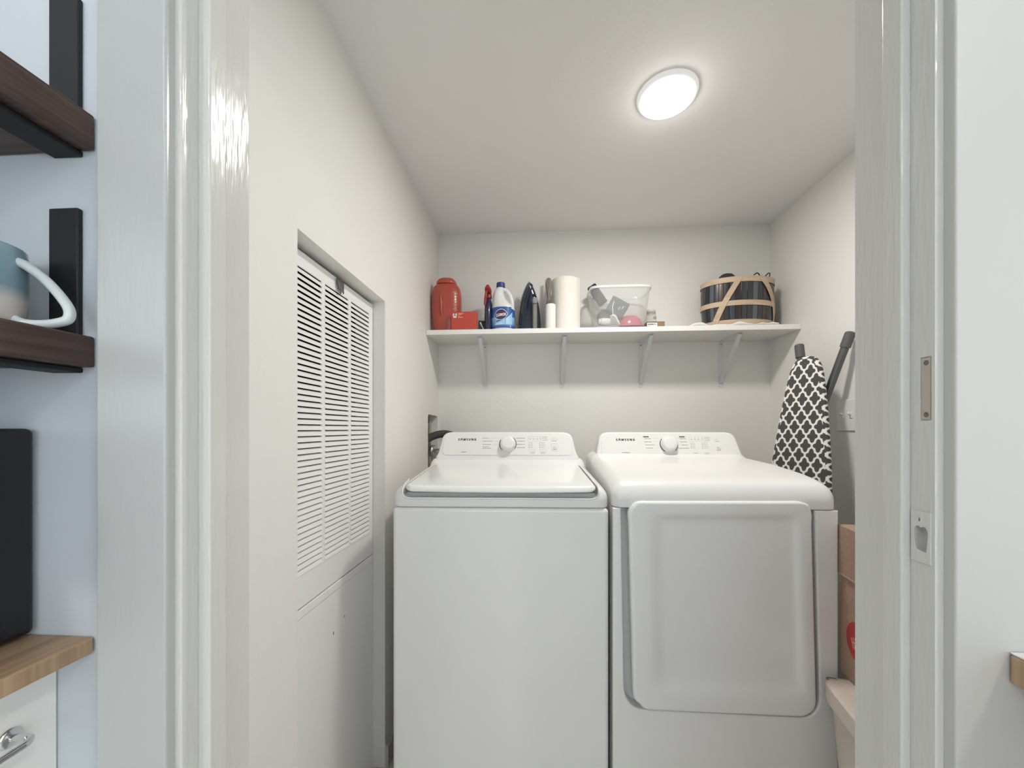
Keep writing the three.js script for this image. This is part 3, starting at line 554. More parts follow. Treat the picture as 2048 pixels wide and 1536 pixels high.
{ // red carton
  const tx = canvasTexture(512, 400, (g, w, h) => { g.fillStyle = '#c0493b'; g.fillRect(0, 0, w, h); g.fillStyle = '#e6dfd8'; g.fillRect(36, 44, 78, 62); g.fillRect(44, 110, 62, 28); g.fillStyle = '#2d2a2c'; g.fillRect(60, 40, 30, 18); g.fillRect(58, 74, 36, 20); g.fillStyle = 'rgba(240,200,185,.85)'; for (const [x, y, l] of [[142, 44, 110], [142, 66, 70], [142, 96, 28], [142, 124, 90]]) g.fillRect(x, y, l, 12); g.strokeStyle = 'rgba(150,45,36,.5)'; g.lineWidth = 5; for (let i = 0; i < 4; i++) { g.beginPath(); g.moveTo(30, 200 + i * 46); g.bezierCurveTo(180, 180 + i * 46, 320, 225 + i * 46, 490, 190 + i * 46); g.stroke(); } });
  const g = rbox(0.1335, 0.0935, 0.034, 0.0025), p = g.attributes.position, uv = g.attributes.uv;
  for (let i = 0; i < p.count; i++) uv.setXY(i, p.getX(i) / 0.1335 + 0.5, p.getY(i) / 0.099 + 0.5);
  const t = thing('red_carton', 'small bright red carton in front of the red tub', 'carton', [-0.3775, SH, -2.0145]);
  part('carton', g.translate(0, 0.0468, 0), std({ map: tx, roughness: 0.5 }), t);
  part('flap', rbox(0.130, 0.0015, 0.025, 0.0006, 0.0, 0.0945, -0.004), std({ color: rgb(0.5, 0.10, 0.07), roughness: 0.6 }), t);
}
{ // little dark box with a white stripe
  const t = thing('dark_packet', 'tiny dark packet with a white stripe beside the red carton', 'packet', [-0.290, SH, -2.075], 0.15);
  part('box', rbox(0.046, 0.062, 0.03, 0.002, 0, 0.031, 0), std({ color: rgb(0.035, 0.03, 0.03), roughness: 0.6 }), t);
  part('stripe', rbox(0.007, 0.046, 0.0012, 0.0004).rotateZ(0.42).translate(-0.004, 0.032, 0.0152), M.paper, t);
}
{ // spray bottle seen edge-on
  const t = thing('spray_bottle', 'slim dark blue spray bottle with a red trigger head left of the bleach', 'spray bottle', [-0.2585, SH, -2.075]);
  const blue = phys({ color: rgb(0.022, 0.022, 0.06), roughness: 0.22, clearcoat: 0.5 }), red = phys({ color: rgb(0.30, 0.03, 0.035), roughness: 0.35 });
  part('bottle', loft(smoothRows([[0, 0.0195, 0.042], [0.006, 0.0215, 0.045], [0.05, 0.0215, 0.046], [0.11, 0.021, 0.044], [0.150, 0.0195, 0.036], [0.172, 0.016, 0.024], [0.184, 0.0135, 0.0145]], 20).map(([y, rx, rz]) => ({ y, rx, rz, n: 2.6 })), 40), blue, t);
  part('collar', lathe([[0.0001, 0.182], [0.0165, 0.182], [0.0175, 0.186], [0.0172, 0.202], [0.014, 0.206], [0.0001, 0.206]], 28), red, t);
  part('head', loft(smoothRows([[0.204, 0.0135, 0.020, 0.004], [0.214, 0.0165, 0.032, 0.010], [0.226, 0.017, 0.038, 0.014], [0.236, 0.0115, 0.036, 0.014], [0.243, 0.0085, 0.032, 0.012]], 14).map(([y, rx, rz, cz]) => ({ y, rx, rz, cz, n: 3 })), 32), red, t);
  part('trigger', tube([[-0.006, 0.212, 0.040], [-0.009, 0.188, 0.046], [-0.013, 0.155, 0.045], [-0.014, 0.138, 0.043]], 0.0062, 24), red, t);
  part('nozzle', cyl(0.006, 0.0075, 0.012, 0, 0, 0, 16).rotateX(Math.PI / 2).translate(0, 0.226, 0.056), red, t);
}
{ // bleach bottle
  const t = thing('bleach_bottle', 'white bleach jug with a dark blue cap and a blue label', 'bleach bottle', [-0.1795, SH, -2.065]);
  const white = phys({ color: rgb(0.72, 0.72, 0.71), roughness: 0.35 });
  const rows = smoothRows([[0, 0.052, 0.042, 0], [0.006, 0.0585, 0.047, 0], [0.02, 0.060, 0.048, 0], [0.10, 0.0605, 0.048, 0], [0.130, 0.0595, 0.047, 0], [0.150, 0.0475, 0.042, -0.011], [0.168, 0.0385, 0.038, -0.0185], [0.192, 0.0305, 0.033, -0.0235], [0.215, 0.0255, 0.028, -0.0215], [0.229, 0.0215, 0.0225, -0.0165], [0.236, 0.0195, 0.0195, -0.014]], 40);
  part('jug', loft(rows.map(([y, rx, rz, cx]) => ({ y, rx, rz, cx, n: 2.15 })), 56), white, t);
  part('handle', tube([[-0.008, 0.219, 0.004], [0.006, 0.222, 0.005], [0.023, 0.212, 0.006], [0.037, 0.190, 0.007], [0.0465, 0.160, 0.006], [0.049, 0.135, 0.004], [0.044, 0.112, 0.0]], 0.0112, 48), white, t);
  part('handle_web', loft(smoothRows([[0.105, 0.018, 0.018, 0.040], [0.122, 0.0185, 0.016, 0.036], [0.138, 0.013, 0.012, 0.032], [0.148, 0.006, 0.008, 0.027]], 8).map(([y, rx, rz, cx]) => ({ y, rx, rz, cx })), 24), white, t);
  part('cap', lathe([[0.0001, 0.2610], [0.0205, 0.2608], [0.0225, 0.2590], [0.0232, 0.238], [0.0232, 0.2345], [0.0001, 0.2345]], 40).translate(-0.013, 0, 0), std({ color: rgb(0.035, 0.045, 0.19), roughness: 0.4 }), t);
  const label = canvasTexture(2048, 512, (g, w, h) => {
    const grd = g.createLinearGradient(0, 0, 0, h); grd.addColorStop(0, '#2b5596'); grd.addColorStop(0.45, '#2d6cb0'); grd.addColorStop(0.5, '#8ec4e4'); grd.addColorStop(0.8, '#6f9ed2'); grd.addColorStop(1, '#27408c'); g.fillStyle = grd; g.fillRect(0, 0, w, h);
    g.fillStyle = '#9cc8e6'; g.beginPath(); g.moveTo(780, 420); g.lineTo(1030, 330); g.lineTo(1330, 120); g.lineTo(1330, 430); g.lineTo(780, 440); g.fill();
    g.strokeStyle = '#1c3d86'; g.lineWidth = 22; g.beginPath(); g.moveTo(860, 352); g.bezierCurveTo(1040, 330, 1160, 250, 1340, 90); g.stroke();
    // chevron badge
    g.save(); g.translate(985, 190); g.rotate(-0.10);
    g.fillStyle = '#c9ccd8'; g.beginPath(); g.moveTo(-215, 0); g.quadraticCurveTo(-90, -165, 60, -130); g.quadraticCurveTo(150, -80, 190, 0); g.quadraticCurveTo(130, 90, 40, 130); g.quadraticCurveTo(-100, 160, -215, 0); g.fill();
    g.fillStyle = '#4a3050'; g.beginPath(); g.moveTo(-200, 0); g.quadraticCurveTo(-85, -148, 55, -115); g.quadraticCurveTo(135, -70, 172, 0); g.quadraticCurveTo(120, 80, 35, 115); g.quadraticCurveTo(-95, 145, -200, 0); g.fill();
    g.fillStyle = '#ffffff'; g.font = 'bold 92px sans-serif'; g.textAlign = 'center'; g.textBaseline = 'middle'; g.save(); g.scale(0.78, 1); g.fillText('CLOROX', -8, 6); g.restore(); g.restore();
    g.fillStyle = 'rgba(230,236,246,.75)'; g.fillRect(830, 395, 200, 14); g.fillRect(850, 422, 170, 10); g.fillStyle = '#24448e'; g.fillRect(1098, 250, 8, 170);
    for (let i = 0; i < 6; i++) { g.fillStyle = 'rgba(255,255,255,.5)'; g.fillRect(1120, 262 + i * 26, 60 + (i * 37 % 50), 9); }
    g.fillStyle = '#e9eef5'; g.fillRect(1235, 452, 34, 18); g.fillRect(1248, 478, 26, 14);
  });
  part('label', loft([0.0125, 0.03, 0.06, 0.09, 0.1215].map(y => ({ y, rx: 0.0611, rz: 0.0486, n: 2.15 })), 72, false), phys({ map: label, roughness: 0.3, clearcoat: 0.3 }), t, 'blue printed wrap label with a white wordmark');
}
{ // steam iron standing on its heel
  const t = thing('steam_iron', 'dark blue steam iron standing upright on its heel', 'iron', [-0.037, SH, -2.085], 0.13);
  const arch = (w, h, pinch = 0) => { const s = new THREE.Shape(); s.moveTo(-w, 0); s.bezierCurveTo(-w * 1.02, h * 0.42, -w * 0.74, h * 0.72, -0.006, h - 0.003); s.quadraticCurveTo(0, h + 0.002, 0.006, h - 0.003); s.bezierCurveTo(w * 0.74, h * 0.72, w * 1.02, h * 0.42, w, 0); s.closePath(); return s; };
  part('soleplate', crease(extrude(arch(0.0655, 0.293), 0.006, 0.0015, 2, 24).translate(0, 0.0005, -0.052), 0.6), std({ color: rgb(0.36, 0.36, 0.36), roughness: 0.35, metalness: 0.3 }), t);
  part('skirt', crease(extrude(arch(0.0590, 0.281), 0.018, 0.004, 3, 24).translate(0, 0.0005, -0.046), 0.6), std({ color: rgb(0.05, 0.05, 0.055), roughness: 0.4 }), t);
  part('water_tank', crease(extrude(arch(0.055, 0.262), 0.058, 0.020, 7, 24).translate(0.002, 0.0005, -0.032), 0.7), phys({ color: rgb(0.014, 0.02, 0.04), roughness: 0.2, clearcoat: 0.4, clearcoatRoughness: 0.1 }), t);
  part('handle', crease(extrude(rrect(0.008, 0.031, 0.0005, 0.165, [0.001, 0.001, 0.008, 0.008]), 0.040, 0.006, 4).translate(0, 0, 0.018), 0.6), std({ color: rgb(0.17, 0.165, 0.15), roughness: 0.5 }), t, 'grey handle strip');
  part('dial', crease(extrude(rrect(0.006, 0.033, 0.136, 0.170, 0.010), 0.052, 0.006, 4).translate(0, 0, 0.012), 0.6), std({ color: rgb(0.20, 0.205, 0.21), roughness: 0.45 }), t, 'grey round button');
  part('spray_nozzle', lathe([[0.0001, 0.016], [0.007, 0.015], [0.0105, 0.006], [0.012, 0]], 24).rotateX(Math.PI / 2).translate(0.018, 0.192, 0.016), M.blackPlastic, t);
  part('cord', tube([[-0.052, 0.04, -0.03], [-0.068, 0.05, -0.03], [-0.074, 0.09, -0.03], [-0.071, 0.13, -0.034], [-0.062, 0.17, -0.04], [-0.055, 0.19, -0.044]], 0.0032, 40), std({ color: rgb(0.25, 0.23, 0.22), roughness: 0.5 }), t);
}
{ // lint roller
  const t = thing('lint_roller', 'lint roller standing on its white sheet roll with a grey looped handle up', 'lint roller', [0.0705, SH, -2.030]);
  const gr = std({ color: rgb(0.13, 0.12, 0.105), roughness: 0.4 });
  part('sheet_roll', lathe([[0.0001, 0.0], [0.024, 0.0], [0.0262, 0.0015], [0.0262, 0.128], [0.0245, 0.130], [0.0001, 0.130]], 40), M.paper, t);
  part('collar', lathe([[0.0001, 0.1295], [0.0248, 0.1295], [0.0245, 0.133], [0.016, 0.139], [0.0125, 0.15], [0.0001, 0.15]], 36), gr, t);
  const h = new THREE.Shape(); const L = [[0.0125, 0.138], [0.0085, 0.158], [0.0105, 0.185], [0.0150, 0.215], [0.0165, 0.238], [0.013, 0.258], [0.006, 0.267], [-0.006, 0.267], [-0.013, 0.258], [-0.0165, 0.238], [-0.0150, 0.215], [-0.0105, 0.185], [-0.0085, 0.158], [-0.0125, 0.138]];
  h.moveTo(...L[0]); h.splineThru(L.slice(1).map(p => new THREE.Vector2(...p))); h.closePath();
  const eye = new THREE.Path(); eye.absellipse(0, 0.248, 0.0058, 0.0085, 0, Math.PI * 2, true, 0); h.holes.push(eye);
  part('handle', crease(extrude(h, 0.022, 0.007, 5, 14).translate(-0.010, 0, -0.011), 0.7), gr, t, 'grey handle with a hanging hole');
}
{ // white bottle tip behind the lint roller
  const t = thing('white_bottle', 'slim white bottle almost hidden behind the lint roller, only its tip showing', 'bottle', [0.0535, SH, -2.195]);
  part('bottle', lathe([[0.0001, 0], [0.012, 0], [0.0135, 0.004], [0.0135, 0.23], [0.0125, 0.25], [0.0095, 0.262], [0.0001, 0.263]], 28), M.plasticWhite, t);
  part('cap', lathe([[0.0001, 0.328], [0.0065, 0.327], [0.0085, 0.322], [0.0105, 0.258], [0.0001, 0.258]], 24), M.plasticWhite, t);
}
{ // paper towel roll
  const t = thing('paper_towel_roll', 'full white paper towel roll standing on end', 'paper towel roll', [0.1545, SH, -2.115]);
  const quilt = noiseTexture(128, [[24, 24, 0.5], [50, 50, 0.4]], grey, [5, 4]);
  part('sheets', lathe([[0.0205, 0.285], [0.0205, 0.0005], [0.067, 0.0005], [0.0735, 0.003], [0.0755, 0.010], [0.0757, 0.276], [0.0742, 0.283], [0.068, 0.286], [0.0205, 0.285]], 64), std({ color: rgb(0.80, 0.76, 0.69), roughness: 0.95, bumpMap: quilt, bumpScale: 0.0008 }), t);
  part('core', lathe([[0.0175, 0.0008], [0.0202, 0.0008], [0.0202, 0.2845], [0.0175, 0.2845], [0.0175, 0.0008]], 32), M.card, t);
  part('loose_edge', crease(extrude(rrect(0, 0.012, 0.002, 0.284, 0.001), 0.0008), 0.5).translate(0.0, 0, 0).rotateY(0.95).translate(0.0645, 0, 0.0405), M.paper, t);
}
{ // maroon booklet under the clear bin
  single('maroon_booklet', rbox(0.150, 0.011, 0.14, 0.002, 0.497, SH + 0.0058, -2.095), std({ color: rgb(0.075, 0.02, 0.022), roughness: 0.5 }), 'thin maroon booklet lying under the clear plastic bin', 'booklet');
}
const BIN = { x: 0.430, y: SH + 0.0118, z: -2.108 };
{ // clear plastic bin, tapered, open at the top
  const t = thing('clear_storage_bin', 'open clear plastic bin full of odds and ends on the shelf', 'storage bin', [BIN.x, BIN.y, BIN.z]);
  const frost = phys({ color: rgb(0.93, 0.94, 0.94), roughness: 0.48, transmission: 0.86, thickness: 0, ior: 1.3 });
  const rimM = phys({ color: rgb(0.9, 0.9, 0.9), roughness: 0.25, transmission: 0.35, thickness: 0 });
  const k = 6, H = 0.205, rx = y => 0.127 + 0.026 * y / H, rz = y => 0.078 + 0.016 * y / H;
  part('walls', loft([0.004, 0.03, 0.10, H].map(y => ({ y, rx: rx(y), rz: rz(y), n: k })), 72, false), frost, t);
  part('base', loft([{ y: 0.0005, rx: 0.118, rz: 0.070, n: k }, { y: 0.004, rx: 0.127, rz: 0.078, n: k }], 72), frost, t);
  part('rim', loft([[H - 0.010, 0], [H - 0.010, 0.005], [H + 0.001, 0.006], [H + 0.002, 0.001], [H - 0.010, 0]].map(([y, e]) => ({ y, rx: rx(H) + e, rz: rz(H) + e, n: k })), 72, false), rimM, t);
  // what lies in it
  const at = (x, y, z) => [BIN.x + x, BIN.y + y, BIN.z + z];
  const b1 = thing('grey_gadget', 'grey boxy gadget leaning in the middle of the clear bin', 'gadget', at(-0.012, 0.107, 0.035));
  const g1 = std({ color: rgb(0.10, 0.12, 0.125), roughness: 0.5 });
  part('case', rbox(0.098, 0.086, 0.045, 0.006).rotateZ(-0.52), g1, b1); for (const dx of [0, 0.014]) part('button', rbox(0.009, 0.018, 0.003, 0.001, 0.010 + dx, -0.005 + dx * 0.9, 0.0235).rotateZ(-0.52), std({ color: rgb(0.4, 0.42, 0.42), roughness: 0.5 }), b1);
  const b2 = thing('black_pouch', 'black pouch whose corner pokes up out of the clear bin at left', 'pouch', at(-0.100, 0.2067, -0.052), 0.0);
  part('pouch', rbox(0.050, 0.120, 0.022, 0.005).rotateZ(0.6), std({ color: rgb(0.022, 0.023, 0.022), roughness: 0.8 }), b2);
  part('zip', rbox(0.044, 0.004, 0.007, 0.0015, 0, 0.0612, 0).rotateZ(0.6), M.greyRubber, b2);
  const b3 = thing('pink_dish', 'glossy pink bowl lying upside down in the clear bin', 'bowl', at(0.058, 0.0055, 0.026));
  const pink = phys({ color: rgb(0.60, 0.13, 0.17), roughness: 0.15, clearcoat: 0.6 });
  part('bowl', lathe([[0.064, 0.0], [0.0645, 0.006], [0.060, 0.028], [0.047, 0.049], [0.030, 0.060], [0.0001, 0.064]], 48).scale(1, 1, 0.66), pink, b3); part('rim', new THREE.TorusGeometry(0.064, 0.0022, 8, 64).rotateX(Math.PI / 2).scale(1, 1, 0.66).translate(0, 0.0022, 0), pink, b3);
  const b4 = thing('white_cap_bottle', 'little white bottle lying at the front left of the clear bin', 'bottle', at(-0.078, 0.034, 0.052), 0.1);
  part('bottle', lathe([[0.0001, -0.028], [0.015, -0.027], [0.017, -0.022], [0.017, 0.016], [0.012, 0.022], [0.0001, 0.022]], 32).rotateZ(Math.PI / 2), M.plasticWhite, b4); part('cap', lathe([[0.0001, 0.034], [0.0125, 0.033], [0.0135, 0.030], [0.0135, 0.020], [0.0001, 0.020]], 28).rotateZ(Math.PI / 2), M.plasticWhite, b4);
  const b5 = thing('grey_cloth_bundle', 'crumpled dark grey cloth at the left inside the clear bin', 'cloth', at(-0.080, 0.060, 0.022));
  { const g = new THREE.IcosahedronGeometry(0.05, 5), p = g.attributes.position; for (let i = 0; i < p.count; i++) { const x = p.getX(i), y = p.getY(i), z = p.getZ(i), k = 1 + 0.13 * Math.sin(70 * x + 40 * y) * Math.cos(60 * z - 30 * y) + 0.07 * Math.sin(120 * y + 50 * z); p.setXYZ(i, x * k * 0.68, y * k * 0.85, z * k * 0.6); } const m = mergeVertices((() => { g.deleteAttribute('normal'); g.deleteAttribute('uv'); return g; })()); m.computeVertexNormals(); part('cloth', m, std({ color: rgb(0.09, 0.095, 0.095), roughness: 0.95 }), b5); }
  const b6 = thing('white_plastic_scoop', 'white curved plastic scoop in front of the grey gadget', 'scoop', at(-0.030, 0.046, 0.055));
  part('scoop', crease(extrude((() => { const s = new THREE.Shape(); s.moveTo(-0.020, 0.014); s.quadraticCurveTo(0.004, 0.030, 0.014, -0.004); s.lineTo(0.026, -0.034); s.lineTo(0.021, -0.036); s.lineTo(0.002, 0.002); s.quadraticCurveTo(-0.006, 0.014, -0.021, 0.008); s.closePath(); return s; })(), 0.018, 0.002, 2), 0.6), M.plasticWhite, b6);
  part('handle', tube([[-0.006, 0.012, 0.009], [-0.010, 0.040, 0.008], [-0.008, 0.070, 0.004], [0.0, 0.090, 0.0]], 0.0025, 24), M.plasticWhite, b6);
}
{ // little clear bottle and kraft box
  const t = thing('clear_bottle', 'small clear squat bottle standing behind the little brown box', 'bottle', [0.607, SH, -2.125]);
  const clear = phys({ color: rgb(0.9, 0.92, 0.9), roughness: 0.08, transmission: 0.8, thickness: 0 });
  part('bottle', lathe([[0.0001, 0.0], [0.026, 0.0], [0.0285, 0.003], [0.0285, 0.085], [0.025, 0.097], [0.0225, 0.101]], 40), clear, t);
  part('cap', lathe([[0.0001, 0.121], [0.021, 0.120], [0.0235, 0.116], [0.0235, 0.099], [0.0001, 0.099]], 36), phys({ color: rgb(0.72, 0.72, 0.69), roughness: 0.3, transmission: 0.3, thickness: 0 }), t);
  part('sticker', rbox(0.016, 0.014, 0.0012, 0.0005, 0.012, 0.072, 0.027), std({ color: rgb(0.30, 0.27, 0.17), roughness: 0.7 }), t);
  const k = thing('kraft_box', 'little brown cardboard box with a white address label', 'box', [0.603, SH, -2.055]);
  part('carton', boxUV(rbox(0.090, 0.0335, 0.06, 0.003, 0, 0.0168, 0)), std({ map: noiseTexture(64, [[20, 40, 0.4], [5, 5, 0.3]], mix3([128, 106, 80], [156, 131, 102]), [4, 4], true), roughness: 0.85 }), k);
  const lg = new THREE.PlaneGeometry(0.050, 0.0285), lt = canvasTexture(256, 140, (g, w, h) => { g.fillStyle = '#eceae6'; g.fillRect(0, 0, w, h); g.fillStyle = '#2c2a28'; g.fillRect(0, 0, w, 18); g.fillStyle = '#77736c'; g.fillRect(14, 42, 150, 34); g.fillStyle = '#a9a59d'; g.fillRect(170, 40, 66, 40); g.fillStyle = '#8a867e'; for (let i = 0; i < 3; i++) g.fillRect(14, 90 + i * 15, 60, 7); });
  part('label', lg.translate(-0.0185, 0.0165, 0.0305), std({ map: lt, roughness: 0.6 }), k, 'white label with grey print');
}
{ // rumpled white cloth under the basket
  const g = cushion(-0.225, 0.225, -0.11, 0.098, 0.03, [[0.006, 0.0006], [0.0, 0.003], [0.004, 0.0075], [0.015, 0.0085]], () => 0, 60, true), p = g.attributes.position;
  for (let i = 0; i < p.count; i++) {
    const x = p.getX(i), z = p.getZ(i), y = p.getY(i), front = Math.max(0, (z + 0.02) / 0.118);
    const under = Math.min(1, Math.max(0, (z - 0.055) / 0.02)); const wave = under * 0.009 * Math.max(0, Math.sin(34 * x + 1.1)) + under * (0.006 * Math.max(0, Math.sin(61 * x - 0.6)) + 0.0025 * Math.sin(118 * x));
    if (y > 0.002) p.setY(i, y + Math.max(-0.004, wave) * front * (y > 0.006 ? 1 : 0.6));
    p.setZ(i, z + 0.008 * front * Math.sin(17 * x));
  }
  g.computeVertexNormals();
  single('white_cloth', g.translate(0.985, SH, -2.102), std({ color: rgb(0.76, 0.745, 0.715), roughness: 0.95 }), 'rumpled flat white cloth spread under the striped basket', 'cloth');
}
{ // basket: striped staves held by pale wooden hoops and two slanting straps
  const BX = 1.054, BZ = -2.134, Y0 = SH + 0.0125, H = 0.238;
  const t = thing('stave_basket', 'dark striped basket with pale wooden hoops and slanting straps', 'basket', [BX, Y0, BZ]);
  const rx = y => 0.168 + 0.006 * Math.sin(y / H * Math.PI) + 0.010 * y / H, rz = y => 0.098 + 0.010 * y / H;
  const P = (a, y, e = 0) => [(rx(y) + e) * Math.sin(a), y, (rz(y) + e) * Math.cos(a)];   // a = 0 faces the viewer
  const shades = [[0.020, 0.022, 0.026], [0.085, 0.095, 0.11], [0.026, 0.030, 0.038], [0.060, 0.026, 0.018], [0.018, 0.020, 0.024], [0.045, 0.052, 0.066], [0.030, 0.018, 0.015], [0.12, 0.13, 0.145]].map(c => phys({ color: rgb(...c), roughness: 0.28, clearcoat: 0.4, clearcoatRoughness: 0.15 }));
  const NS = 40, order = [0, 1, 2, 3, 0, 5, 6, 2, 7, 4, 3, 6, 1, 0, 3, 2];
  for (let i = 0; i < NS; i++) {
    const a0 = (i / NS) * Math.PI * 2 + 0.006, a1 = ((i + 1) / NS) * Math.PI * 2 - 0.006, pos = [], idx = [], m = 6;
    for (let j = 0; j <= m; j++) { const y = 0.004 + (H - 0.006) * j / m; pos.push(...P(a0, y, -0.003), ...P(a0, y, 0), ...P((a0 + a1) / 2, y, 0.0012), ...P(a1, y, 0), ...P(a1, y, -0.003)); }
    for (let j = 0; j < m; j++) for (let q = 0; q < 5; q++) { const a = j * 5 + q, b = j * 5 + (q + 1) % 5; idx.push(a, b, a + 5, b, b + 5, a + 5); }
    const g = new THREE.BufferGeometry(); g.setAttribute('position', new THREE.Float32BufferAttribute(pos, 3)); g.setIndex(idx); g.computeVertexNormals();
    part('stave', crease(g, 0.5), shades[order[i % order.length]], t);
  }
  const ribbon = (fa, fy, half, thick, n = 48, e0 = 0.0022) => {   // strip that follows the wall; fa, fy give angle and height along it, half its half-width across
    const pos = [], idx = [];
    for (let i = 0; i <= n; i++) {
      const s = i / n, a = fa(s), y = fy(s), da = fa(Math.min(1, s + 0.01)) - fa(Math.max(0, s - 0.01)), dy = fy(Math.min(1, s + 0.01)) - fy(Math.max(0, s - 0.01));
      const R = Math.hypot(rx(y) * Math.cos(a), rz(y) * Math.sin(a)), l = Math.hypot(da * R, dy) || 1, na = -dy / l * half / R, ny = da * R / l * half;
      for (const [k, e] of [[-1, e0], [-1, e0 + thick], [1, e0 + thick], [1, e0]]) pos.push(...P(a + na * k, y + ny * k, e));
    }
    for (let i = 0; i < n; i++) for (let q = 0; q < 4; q++) { const a = i * 4 + q, b = i * 4 + (q + 1) % 4; idx.push(a, b, a + 4, b, b + 4, a + 4); }
    const last = n * 4; idx.push(0, 1, 2, 0, 2, 3, last, last + 2, last + 1, last, last + 3, last + 2);
    const g = new THREE.BufferGeometry(); g.setAttribute('position', new THREE.Float32BufferAttribute(pos, 3)); g.setIndex(idx); g.computeVertexNormals(); return boxUV(g);
  };
  const TAU = Math.PI * 2;
  for (const [y, h] of [[0.014, 0.013], [0.110, 0.0125], [H - 0.010, 0.0135]]) part('hoop', ribbon(s => s * TAU, () => y, h, 0.0025, 96), PALEWOOD, t, 'pale bent-wood hoop');
  part('strap', ribbon(s => -0.21 - 0.74 * s, s => (H - 0.002) * (1 - s) + 0.004 * s, 0.0125, 0.0028, 40, 0.0052), PALEWOOD, t, 'pale wooden strap slanting down to the left');
  part('strap', ribbon(s => 0.34 + 0.98 * s ** 0.75, s => (H - 0.002) * (1 - s) + 0.004 * s, 0.0125, 0.0028, 40, 0.0052), PALEWOOD, t, 'pale wooden strap slanting down to the right');
  part('base', loft([{ y: 0.0005, rx: 0.164, rz: 0.094 }, { y: 0.006, rx: 0.165, rz: 0.095 }], 48), std({ color: rgb(0.10, 0.05, 0.035), roughness: 0.7 }), t);
  // what shows over its rim
  const b = thing('brown_pouch', 'dark brown rounded pouch showing over the left of the basket rim', 'pouch', [BX - 0.072, Y0 + 0.125, BZ + 0.045]);
  part('pouch', loft(smoothRows([[-0.09, 0.040, 0.030], [-0.06, 0.052, 0.036], [0.08, 0.052, 0.036], [0.125, 0.044, 0.030], [0.147, 0.026, 0.02], [0.152, 0.006, 0.006]], 18).map(([y, rx, rz]) => ({ y, rx, rz, n: 2.6 })), 36), std({ color: rgb(0.035, 0.024, 0.021), roughness: 0.6 }), b);
  single('wire_loop', tube([[BX + 0.030, Y0 + 0.05, BZ + 0.03], [BX + 0.034, Y0 + 0.18, BZ + 0.05], [BX + 0.047, Y0 + 0.252, BZ + 0.062], [BX + 0.072, Y0 + 0.272, BZ + 0.062], [BX + 0.086, Y0 + 0.252, BZ + 0.060], [BX + 0.080, Y0 + 0.17, BZ + 0.05], [BX + 0.06, Y0 + 0.06, BZ + 0.03]], 0.0028, 64), M.blackPlastic, 'black cord looping up over the middle of the basket rim', 'wire');
  single('wire_loop', tube([[BX + 0.100, Y0 + 0.06, BZ + 0.01], [BX + 0.106, Y0 + 0.20, BZ + 0.035], [BX + 0.116, Y0 + 0.256, BZ + 0.050], [BX + 0.138, Y0 + 0.276, BZ + 0.050], [BX + 0.139, Y0 + 0.264, BZ + 0.050], [BX + 0.125, Y0 + 0.20, BZ + 0.03], [BX + 0.11, Y0 + 0.06, BZ + 0.0]], 0.0028, 64), M.blackPlastic, 'black cord end sticking up at the right of the basket rim', 'wire');
}

